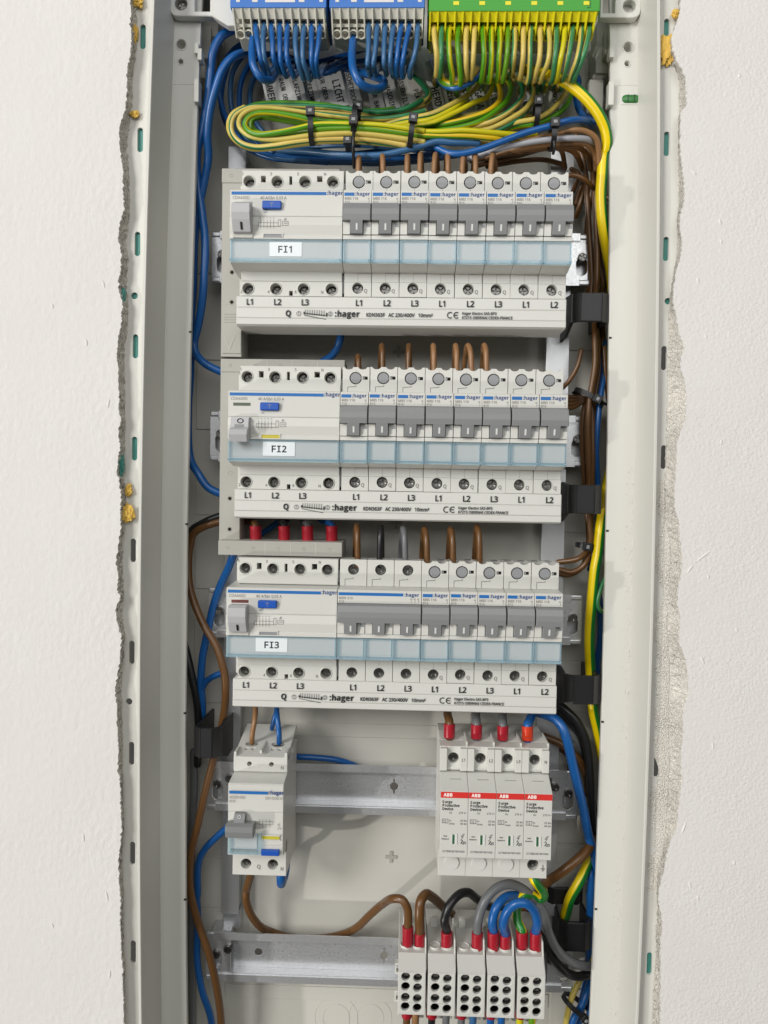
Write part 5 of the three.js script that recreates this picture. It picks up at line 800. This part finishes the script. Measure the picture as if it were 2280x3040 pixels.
wire('neutral_cable', 'blue cable leaving the lone breaker and running down the left edge', M.blue, 2.4, [...via(D1, 470, 920, -44, 400, 980, -46, 330, 1040, -47, 240, 1130, -48, 185, 1230, -50, 172, 1350, -52, 172, 1500, -53), ...via(L4, 985, 900, -53, 995, 1150, -55, 985, 1380, -54, 990, 1600, -52, 1040, 1880, -50, 1115, 2100, -50, 1160, 2350, -52)], { cat: 'cable' });
wire('grey_cable', 'dark grey cable below the left black clip beside the frame edge', M.greyWire, 2.8, [...via(L3, 760, 1750, -60, 765, 2000, -62, 750, 2300, -64), ...via(L4, 930, 300, -66, 930, 1200, -66, 940, 2300, -66)], { cat: 'cable' });
// lone breaker
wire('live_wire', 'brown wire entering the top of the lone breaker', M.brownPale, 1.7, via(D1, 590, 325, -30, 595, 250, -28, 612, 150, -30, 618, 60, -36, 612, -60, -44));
wire('neutral_wire', 'blue wire entering the top of the lone breaker', M.blue, 1.8, via(D1, 800, 325, -30, 800, 250, -28, 788, 150, -30, 782, 60, -36, 790, -60, -44));
wire('neutral_wire', 'thin blue wire forking behind the one above the lone breaker', M.blue, 1.6, via(D1, 745, 215, -44, 762, 140, -42, 780, 80, -42, 788, 0, -46));
wire('live_cable', 'brown cable from the lone breaker sagging behind the lowest rail to the first terminal block', M.brown, 2.7, [...via(D1, 590, 1310, -26, 575, 1370, -30, 552, 1450, -38), ...via(D3, 556, 80, -44, 545, 170, -46, 580, 290, -50, 650, 385, -56, 740, 432, -65, 900, 480, -66, 1150, 480, -66, 1300, 445, -63, 1400, 395, -54, 1500, 300, -44, 1600, 215, -34), ...via(D4, 150, 148, -17, 205, 155, -14, 240, 215, -13, 247, 300, -13, 243, 420, -14)], { cat: 'cable', ferrule: { at: D4(240, 450, -14), len: 12.5, r: 3.7 } });
wire('neutral_cable', 'blue cable end bent back under the lone breaker', M.blue, 3.3, [...via(D1, 815, 1290, -22, 818, 1360, -22, 820, 1402, -30), off(D1(820, 1402, -30), 0, 3, -14), off(D1(820, 1402, -30), -4, 16, -34)], { cat: 'cable' });
wire('neutral_wire', 'dark blue wire lying along the top of the fourth rail', M.blue, 2.2, via(D1, 860, 420, -64, 960, 432, -62, 1080, 438, -62, 1250, 458, -64, 1380, 500, -68, 1480, 560, -70));
// surge protector feeds
[[412, 265, [400, 90], M.brown, 'brown', M.red], [603, 270, [600, 90], M.greyWire, 'dark grey', M.red], [788, 280, [788, 90], M.greyWire, 'grey', M.red], [962, 282, [1000, 90], M.blue, 'blue', M.orange]].forEach(([x, y, b, m, n, f]) => {
  const e = D2(x, y, -27);
  wire('surge_feed_wire', `${n} wire in ${f === M.orange ? 'an orange' : 'a red'} sleeve entering the surge protector top`, m, 2.9, [off(e, 0, 1, 0), D2(x - 2, y - 90, -29), D2((x + b[0]) / 2, 130, -34), D2(b[0], b[1] - 10, -42), D2(b[0] + 20, b[1] - 110, -52)], { group: 'wires with sleeves in the surge protector', ferrule: { at: e, len: 9.5, r: 3.75, m: f, dir: [0, -1, 0.12] } });
});
wire('neutral_cable', 'thick blue cable arching from the third row down to the right edge', M.blue, 3.2, via(Z7, 150, 60, -46, 250, 90, -40, 330, 130, -36, 410, 230, -32, 460, 380, -30, 510, 600, -30, 570, 850, -32, 630, 1100, -36, 690, 1400, -42, 760, 1620, -46, 820, 1850, -52, 850, 2150, -60), { cat: 'cable' });
wire('black_cable', 'outer black cable arching beside the surge protector', M.blackWire, 2.9, via(Z7, 330, -60, -50, 440, 30, -46, 550, 140, -44, 640, 300, -43, 690, 520, -43, 710, 800, -43, 725, 1100, -44, 745, 1300, -47, 790, 1500, -54, 850, 1700, -62), { cat: 'cable' });
wire('black_cable', 'inner black cable arching beside the surge protector', M.blackWire, 2.8, via(Z7, 320, 20, -58, 470, 140, -56, 600, 300, -54, 660, 520, -54, 690, 800, -54, 740, 1100, -56, 790, 1350, -60), { cat: 'cable' });
wire('grey_cable', 'grey cable behind the black ones beside the surge protector', M.greyWire, 2.8, via(Z7, 300, 130, -64, 430, 220, -62, 540, 330, -60, 620, 460, -60, 660, 640, -60, 690, 900, -62), { cat: 'cable' });
wire('live_cable', 'brown cable behind the thick blue one beside the surge protector', M.brown, 2.8, via(Z7, 150, 300, -60, 260, 340, -58, 400, 410, -56, 540, 520, -54, 630, 640, -54, 670, 760, -56, 690, 950, -60), { cat: 'cable' });
wire('live_cable', 'thin brown cable behind the thick blue one beside the surge protector', M.brown, 2.0, via(Z7, 250, 430, -64, 400, 470, -64, 480, 560, -64, 480, 720, -64, 455, 850, -62, 480, 930, -60, 560, 950, -60), { cat: 'cable' });
wire('live_cable', 'glossy brown cable slanting down left from the right edge under the surge protector', M.brown, 3.2, [...via(Z7, 800, 1330, -56, 740, 1460, -46, 660, 1580, -40, 540, 1690, -36, 400, 1800, -36, 280, 1880, -40, 200, 1950, -46), ...via(D4, 960, 270, -58, 800, 330, -62, 640, 310, -60, 540, 260, -50, 470, 200, -40, 400, 138, -28, 355, 122, -20, 325, 165, -15, 318, 260, -13, 316, 350, -14, 316, 430, -15)], { cat: 'cable', ferrule: { at: D4(318, 455, -15), len: 9, r: 3.6 } });
wire('neutral_cable', 'blue cable at the right edge below the brown crossing', M.blue, 2.8, [...via(Z7, 700, 1700, -58, 720, 1850, -54, 715, 2100, -54), ...via(D4, 1425, 100, -54, 1425, 250, -56, 1420, 420, -60, 1410, 640, -62, 1385, 760, -58, 1360, 880, -56, 1340, 1000, -56)], { cat: 'cable' });
wire('neutral_cable', 'bright blue cable against the frame edge at the lower right', M.blue, 2.2, via(Z7, 735, 1590, -48, 765, 1720, -47, 800, 1830, -48, 850, 1950, -54), { cat: 'cable' });
// wires on the terminal blocks
wire('black_cable', 'black wire bent over into the second terminal block', M.blackWire, 2.9, via(D4, 487, 470, -15, 483, 390, -14, 480, 290, -13, 510, 195, -15, 570, 125, -20, 630, 108, -28, 690, 150, -38, 760, 195, -48, 860, 215, -58), { cat: 'cable', ferrule: { at: D4(492, 478, -15), len: 12, r: 3.75 } });
wire('grey_cable', 'grey wire arching over into the third terminal block', M.greyWire, 3.0, via(D4, 690, 470, -15, 690, 390, -14, 700, 280, -13, 740, 165, -14, 810, 85, -18, 890, 55, -22, 970, 75, -26, 1050, 140, -28, 1120, 240, -29, 1160, 380, -30, 1220, 490, -32, 1310, 560, -36, 1400, 585, -42, 1480, 575, -52, 1540, 540, -60), { cat: 'cable', ferrule: { at: D4(690, 483, -15), len: 12, r: 3.75 } });
wire('black_cable', 'black cable hanging in a bow at the lower right', M.blackWire, 2.9, via(D4, 1060, 330, -44, 1120, 420, -42, 1180, 530, -40, 1260, 620, -40, 1340, 652, -44, 1420, 635, -50, 1500, 590, -60), { cat: 'cable' });
wire('neutral_cable', 'left blue wire arching into the fourth terminal block', M.blue, 3.0, via(D4, 790, 470, -15, 788, 390, -14, 790, 300, -13, 815, 205, -14, 870, 145, -19, 940, 128, -26, 1010, 150, -34, 1080, 210, -44, 1130, 300, -54), { cat: 'cable', ferrule: { at: D4(794, 482, -15), len: 12.5, r: 3.9 } });
wire('neutral_cable', 'blue hoop bridging the fourth and fifth terminal blocks', M.blue, 3.0, via(D4, 870, 470, -14, 862, 390, -12, 862, 310, -10, 890, 225, -8, 950, 178, -7, 1010, 180, -7, 1062, 230, -9, 1082, 310, -11, 1078, 390, -13, 1072, 470, -15), { cat: 'cable', ferrule: [{ at: D4(872, 484, -15), len: 10.5, r: 3.6 }, { at: D4(1068, 484, -15), len: 12, r: 3.7 }] });
wire('earth_cable', 'yellow-green wire looping from the surge protector into the fifth terminal block', EARTH_BIG, 2.9, [...via(D4, 975, 470, -16, 972, 390, -17, 955, 300, -19, 948, 220, -22, 965, 160, -24, 1000, 125, -26, 1050, 128, -28, 1090, 150, -28, 1122, 138, -26, 1120, 105, -22, 1090, 70, -19, 1060, 30, -18, 1040, -20, -22)], { cat: 'cable', phase: 0.65, twist: 0.9, ferrule: { at: D4(980, 484, -16), len: 13, r: 3.9 } });
// stubs leaving the terminal blocks below
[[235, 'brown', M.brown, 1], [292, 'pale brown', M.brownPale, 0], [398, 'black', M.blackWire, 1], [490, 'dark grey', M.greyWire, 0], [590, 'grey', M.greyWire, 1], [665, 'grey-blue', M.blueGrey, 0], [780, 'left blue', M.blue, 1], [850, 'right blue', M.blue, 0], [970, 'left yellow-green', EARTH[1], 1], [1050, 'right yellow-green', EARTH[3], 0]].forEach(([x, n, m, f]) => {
  const a = D4(x, 905, -10); wire('outgoing_wire', `${n} wire hanging from the underside of the terminal blocks`, m, 2.4, [off(a, 0, 10, -2), a, off(a, 0, -14, -3), off(a, 1, -40, -8)], { group: 'wires below the terminal blocks', phase: 0.2, ferrule: f ? { at: off(a, 0, 6, -1), len: 7.5, r: 3.4, dir: [0, 1, 0] } : undefined });
});
wire('earth_wire', 'yellow-green wires end crossing the lowest right corner', EARTH[2], 2.0, via(D4, 1470, 480, -58, 1420, 590, -56, 1350, 690, -52, 1300, 800, -48, 1275, 900, -48, 1260, 1000, -50), { phase: 0.3 });
[via(D4, 1440, 660, -60, 1400, 760, -50, 1375, 830, -48, 1330, 900, -48, 1290, 1000, -50), via(D4, 1460, 680, -62, 1430, 800, -56, 1420, 1000, -56)].forEach((p, i) => wire('neutral_wire', `${['bright', 'darker'][i]} blue wire in the tied bundle at the lowest right corner`, M.blue, 2.4, p));

/* ------------------------------------------------------------------ printed cable tags behind the bundle */
const tags = [
  [G, 262, 60, 365, 425, 'IMMER', 1, 'leftmost of the cable tags'], [G, 372, 60, 478, 425, 'RAUM OBEN', 0], [G, 480, 60, 590, 425, 'SCHLAFZIMMER', 0], [G, 590, 60, 697, 430, 'KINDERZIMMER', 0], [G, 705, 60, 815, 430, 'FLUR OBEN ST', 0], [G, 815, 60, 925, 430, 'FLUR LICHT', 1], [G, 935, 60, 1040, 440, 'WASCHETROCKNER', 0], [G, 1105, 60, 1225, 470, 'ER BAD', 0], [G, 1225, 60, 1350, 460, 'MASCHINE', 0], [G, 1340, 40, 1465, 460, 'WASSERFILTER', 0], [G, 1445, 40, 1570, 450, 'PLATTE', 0],
  [H, 105, 60, 215, 420, 'HERD', 1], [H, 225, 80, 315, 430, 'ZIMMER', 0], [H, 345, 110, 425, 440, 'FLUR', 1, ' tag, small strip right of the earth loop'], [H, 450, 120, 530, 440, 'GARA', 1], [H, 560, 120, 640, 430, 'LICHT', 0], [H, 800, 90, 860, 430, 'LEMPUMPE', 0], [H, 880, 120, 950, 430, 'ANTE', 0], [H, 1040, 100, 1085, 440, 'NEBENPLATTE', 0],
];
tags.forEach(([F, x0, y0, x1, y1, s, big, extra], i) => {
  const z = -57 + (i % 3) * 0.9, a = F(x0, y0, z), b = F(x1, y1, z), w = (F === G ? 9.2 : 8.2), len = Math.hypot(a[0] - b[0], a[1] - b[1]);
  const t = thing('cable_tag', `white cable tag printed ${s}${extra ? (extra[0] === ' ' ? ',' + extra.replace(' tag,', '') : ', ' + extra) : ' behind the tied bundle'}`, 'label', [b[0] + w / 2 + 0.6, b[1], z], 'printed cable tags');
  t.rotation.z = 0.85 * Math.atan2(-(a[0] - b[0]), a[1] - b[1]); t.rotation.y = rr(-0.03, 0.03);
  part('strip', box(-w / 2, w / 2, 0, len, -0.5, 0, 0.15), M.mark, t);
  part('lettering', face(-w / 2, w / 2, 0, len, 0.05), print(w, len, 12, (x) => { x.save(); x.translate(big ? 1.8 : 2.6, len - (len - (big ? 5.2 : 2.9) * s.length * 0.62) - 3 + 2); x.translate(0, -((big ? 5.2 : 2.9) * s.length * 0.62) + (len - (big ? 5.2 : 2.9) * s.length * 0.62) - 2); x.rotate(Math.PI / 2); txt(x, s, 0, 0, big ? 6.4 : 4.3, { font: 'monospace', color: '#1a1a1c', bold: true, squash: 0.85 }); x.restore(); }), t);
  part('sleeve', prismX([[-4, 0.5], [-0.6, 0.5], [-0.6, len - 0.5], [-4, len - 0.5]], -w * 0.28, w * 0.28, 0.3), M.inner, t);
});

/* ------------------------------------------------------------------ cable ties and black cable clips */
function tie(c, rx, ry, axis, label, head = [0, 0], tail) {   // strap round a bundle that runs along axis; rx across, ry deep
  const t = thing('cable_tie', label, 'cable tie', c, 'black cable ties'), pts = [];
  const bw = 1.7, th = 0.7, N = 40, pos = [], idx = [];
  for (let i = 0; i <= N; i++) { const a = i / N * Math.PI * 2; for (const [k, h] of [[-bw, 0], [bw, 0], [bw, th], [-bw, th]]) pos.push(k, Math.cos(a) * (rx + h), Math.sin(a) * (ry + h)); if (i) for (let j = 0; j < 4; j++) { const p = (i - 1) * 4 + j, q = (i - 1) * 4 + (j + 1) % 4; idx.push(p, p + 4, q, q, p + 4, q + 4); } }
  const g = new THREE.BufferGeometry(); g.setAttribute('position', new THREE.Float32BufferAttribute(pos.map((v) => v * MM), 3)); g.setAttribute('uv', new THREE.Float32BufferAttribute(new Float32Array(pos.length / 3 * 2), 2)); g.setIndex(idx); const f = g.toNonIndexed(); f.computeVertexNormals();
  part('strap', f, M.tie, t);
  part('head', [box(-2.8, 2.8, head[0] - 2.9, head[0] + 2.9, head[1] + 0.2, head[1] + 3.6, 0.5)], M.tie, t); part('pawl', box(-1.2, 1.2, head[0] - 1.0, head[0] + 1.0, head[1] + 3.3, head[1] + 3.9, 0.2), M.cap, t);
  t.rotation.z = axis;
  if (tail) part('tail', tube(tail, 1.0, { seg: 8 }), M.tie, t);
  return t;
}
tie(G(735, 615, -21), 9.6, 7.5, 0.03, 'black cable tie at the left of the earth bundle, near its loop', [7.4, 5.0]);
tie(G(1090, 570, -22), 11.4, 9, -0.06, 'black cable tie with a long tail in the middle of the earth bundle', [-3.5, 9], [[0.2, -9, 7], [0.5, -14, 8], [0.8, -20, 7], [1.2, -27, -2]]);
tie(G(1125, 480, -24), 5.2, 6, -0.1, 'small black cable tie right behind the long-tailed one', [0, 5.6]);
tie(G(1035, 745, -25), 3.6, 4, 0.0, 'short black cable tie on the blue wires under the earth bundle', [0, 4.4]);
tie(G(1555, 660, -20), 8.2, 7.5, -0.12, 'black cable tie right of the middle of the earth bundle', [6.4, 5.6]);
tie(H(985, 455, -34), 8.0, 6, -0.03, 'black cable tie near the bottom of the rightmost cable tags', [5.6, 4.8]);
tie(H(1105, 620, -20), 8.0, 7, -0.02, 'black cable tie round the blue, pale and brown strands at the upper right', [5.2, 5.6], [[0, -6, 6.5], [0.4, -9, 6.5], [0.5, -11.5, 3]]);
tie(C6(1390, 335, -46), 11, 9, Math.PI / 2 - 0.5, 'black cable tie round the brown wires beside the second row', [-4, 8.0], [[0, -6, 8], [1, -16, 6], [2, -26, 2]]);
tie(C8(1385, 100, -50), 8, 6, Math.PI / 2 - 0.15, 'black cable tie round the brown wires between the second and third rows', [2, 5.4]);
tie(D4(1350, 850, -50), 13, 8, Math.PI / 2 - 0.6, 'black cable tie round the wires in the lowest right corner', [-3, 7.6]);

function clip(a, b, z, side, label) {                    // a bracket whose front bar keeps the wires in the channel
  const [x0, y1] = a, [x1, y0] = b, w = x1 - x0, h = y1 - y0, t = thing('cable_clip', label, 'cable clip', [(x0 + x1) / 2, y0, 0], 'black cable clips');
  const s = side; // the foot stands on this side
  part('front_bar', prismX([[z - 2.2, 0], [z - 0.6, 0], [z, 0.6], [z, h - 0.6], [z - 0.6, h], [z - 2.2, h]], -w / 2 + 1.6, w / 2 - 1.6, 0.25), M.black, t);
  for (const k of [-1, 1]) {
    const g = new THREE.BoxGeometry(7 * MM, h * MM, 1.8 * MM).rotateY(k * 0.75).translate(k * (w / 2 + 0.6) * MM, h / 2 * MM, (z - 3.0) * MM);
    part('shoulder', g, M.black, t);
  }
  const fx = s * (w / 2 + 3);
  part('leg', prismX([[-74, -h * 0.35], [-74, h * 0.9], [z - 20, h * 1.1], [z - 4, h], [z - 4, 0], [z - 22, -h * 0.32]], fx - 1, fx + 1, 0.2), M.black, t);
  part('leg', prismX([[-74, h * 0.1], [-74, h * 0.9], [z - 4, h], [z - 4, 0]], -fx - 0.9, -fx + 0.9, 0.2), M.black, t);
  part('rib', box(w / 2 - 2.4, w / 2 - 1.9, 0.8, h - 0.8, z - 0.2, z + 0.25), M.black, t);
}
{
  const c = (f, x0, y0, x1, y1, z, s, l) => clip(f(x0, y0, z), f(x1, y1, z), z, s, l);
  c(C4, 1325, 965, 1502, 1172, -25, -1, 'black cable clip beside the busbar strip of the first row');
  c(C6, 1295, 945, 1450, 1152, -25, -1, 'black cable clip beside the busbar strip of the second row');
  c(C8, 1268, 1010, 1440, 1216, -25, -1, 'black cable clip beside the busbar strip of the third row');
  c(Z6, 155, 900, 420, 1395, -24, 1, 'dark cable clip on the left above the fourth rail');
  c(D4, 1262, 305, 1400, 498, -44, -1, 'black cable clip at the lower right behind the grey bow');
  c(D2, 1130, 1320, 1320, 1440, -58, -1, 'black cable clip in shadow below the right end of the surge protector');
}

/* ------------------------------------------------------------------ work lamp, window and added fill panel, outside the picture */
{
  const t = thing('work_lamp', 'small round work lamp standing low on the left, outside the picture', 'lamp', [LAMP.x * 1000, LAMP.y * 1000, LAMP.z * 1000]);
  t.lookAt(0, -0.03, -0.03);
  part('lamp_housing', new THREE.CylinderGeometry(0.08, 0.06, 0.06, 32, 1, true).rotateX(Math.PI / 2).translate(0, 0, -0.055), M.black, t);
  part('lamp_glass', new THREE.CircleGeometry(0.045, 32).translate(0, 0, -0.03), M.glow, t);
  const w = thing('window_pane', 'bright narrow window on the upper left, outside the picture', 'window', [WINDOW.x * 1000, WINDOW.y * 1000, WINDOW.z * 1000]);
  w.userData.kind = 'thing'; w.lookAt(0, -0.05, 0); part('lit_window_glass', new THREE.PlaneGeometry(0.95, 1.4).translate(0, 0, -0.02), M.glowPanel, w);
  part('window_frame', [box(-505, -475, -730, 730, -60, -10), box(475, 505, -730, 730, -60, -10), box(-475, 475, 700, 730, -60, -10), box(-475, 475, -730, -700, -60, -10)], M.mark, w);
  const p = thing('added_fill_panel', 'added soft fill panel up behind the camera, outside the picture', 'lamp', [FILL.x * 1000, FILL.y * 1000, FILL.z * 1000]);
  p.userData.kind = 'thing'; p.lookAt(0, -0.05, 0); part('fill_panel_glow', new THREE.PlaneGeometry(1.7, 1.7).translate(0, 0, -0.02), M.glowPanel, p);  // glowing sheet added to go with the fill light
  part('fill_panel_frame', [box(-880, 880, 850, 880, -60, -10), box(-880, 880, -880, -850, -60, -10), box(-880, -850, -850, 850, -60, -10), box(850, 880, -850, 850, -60, -10)], M.mark, p);
}

renderer.render(scene, camera);
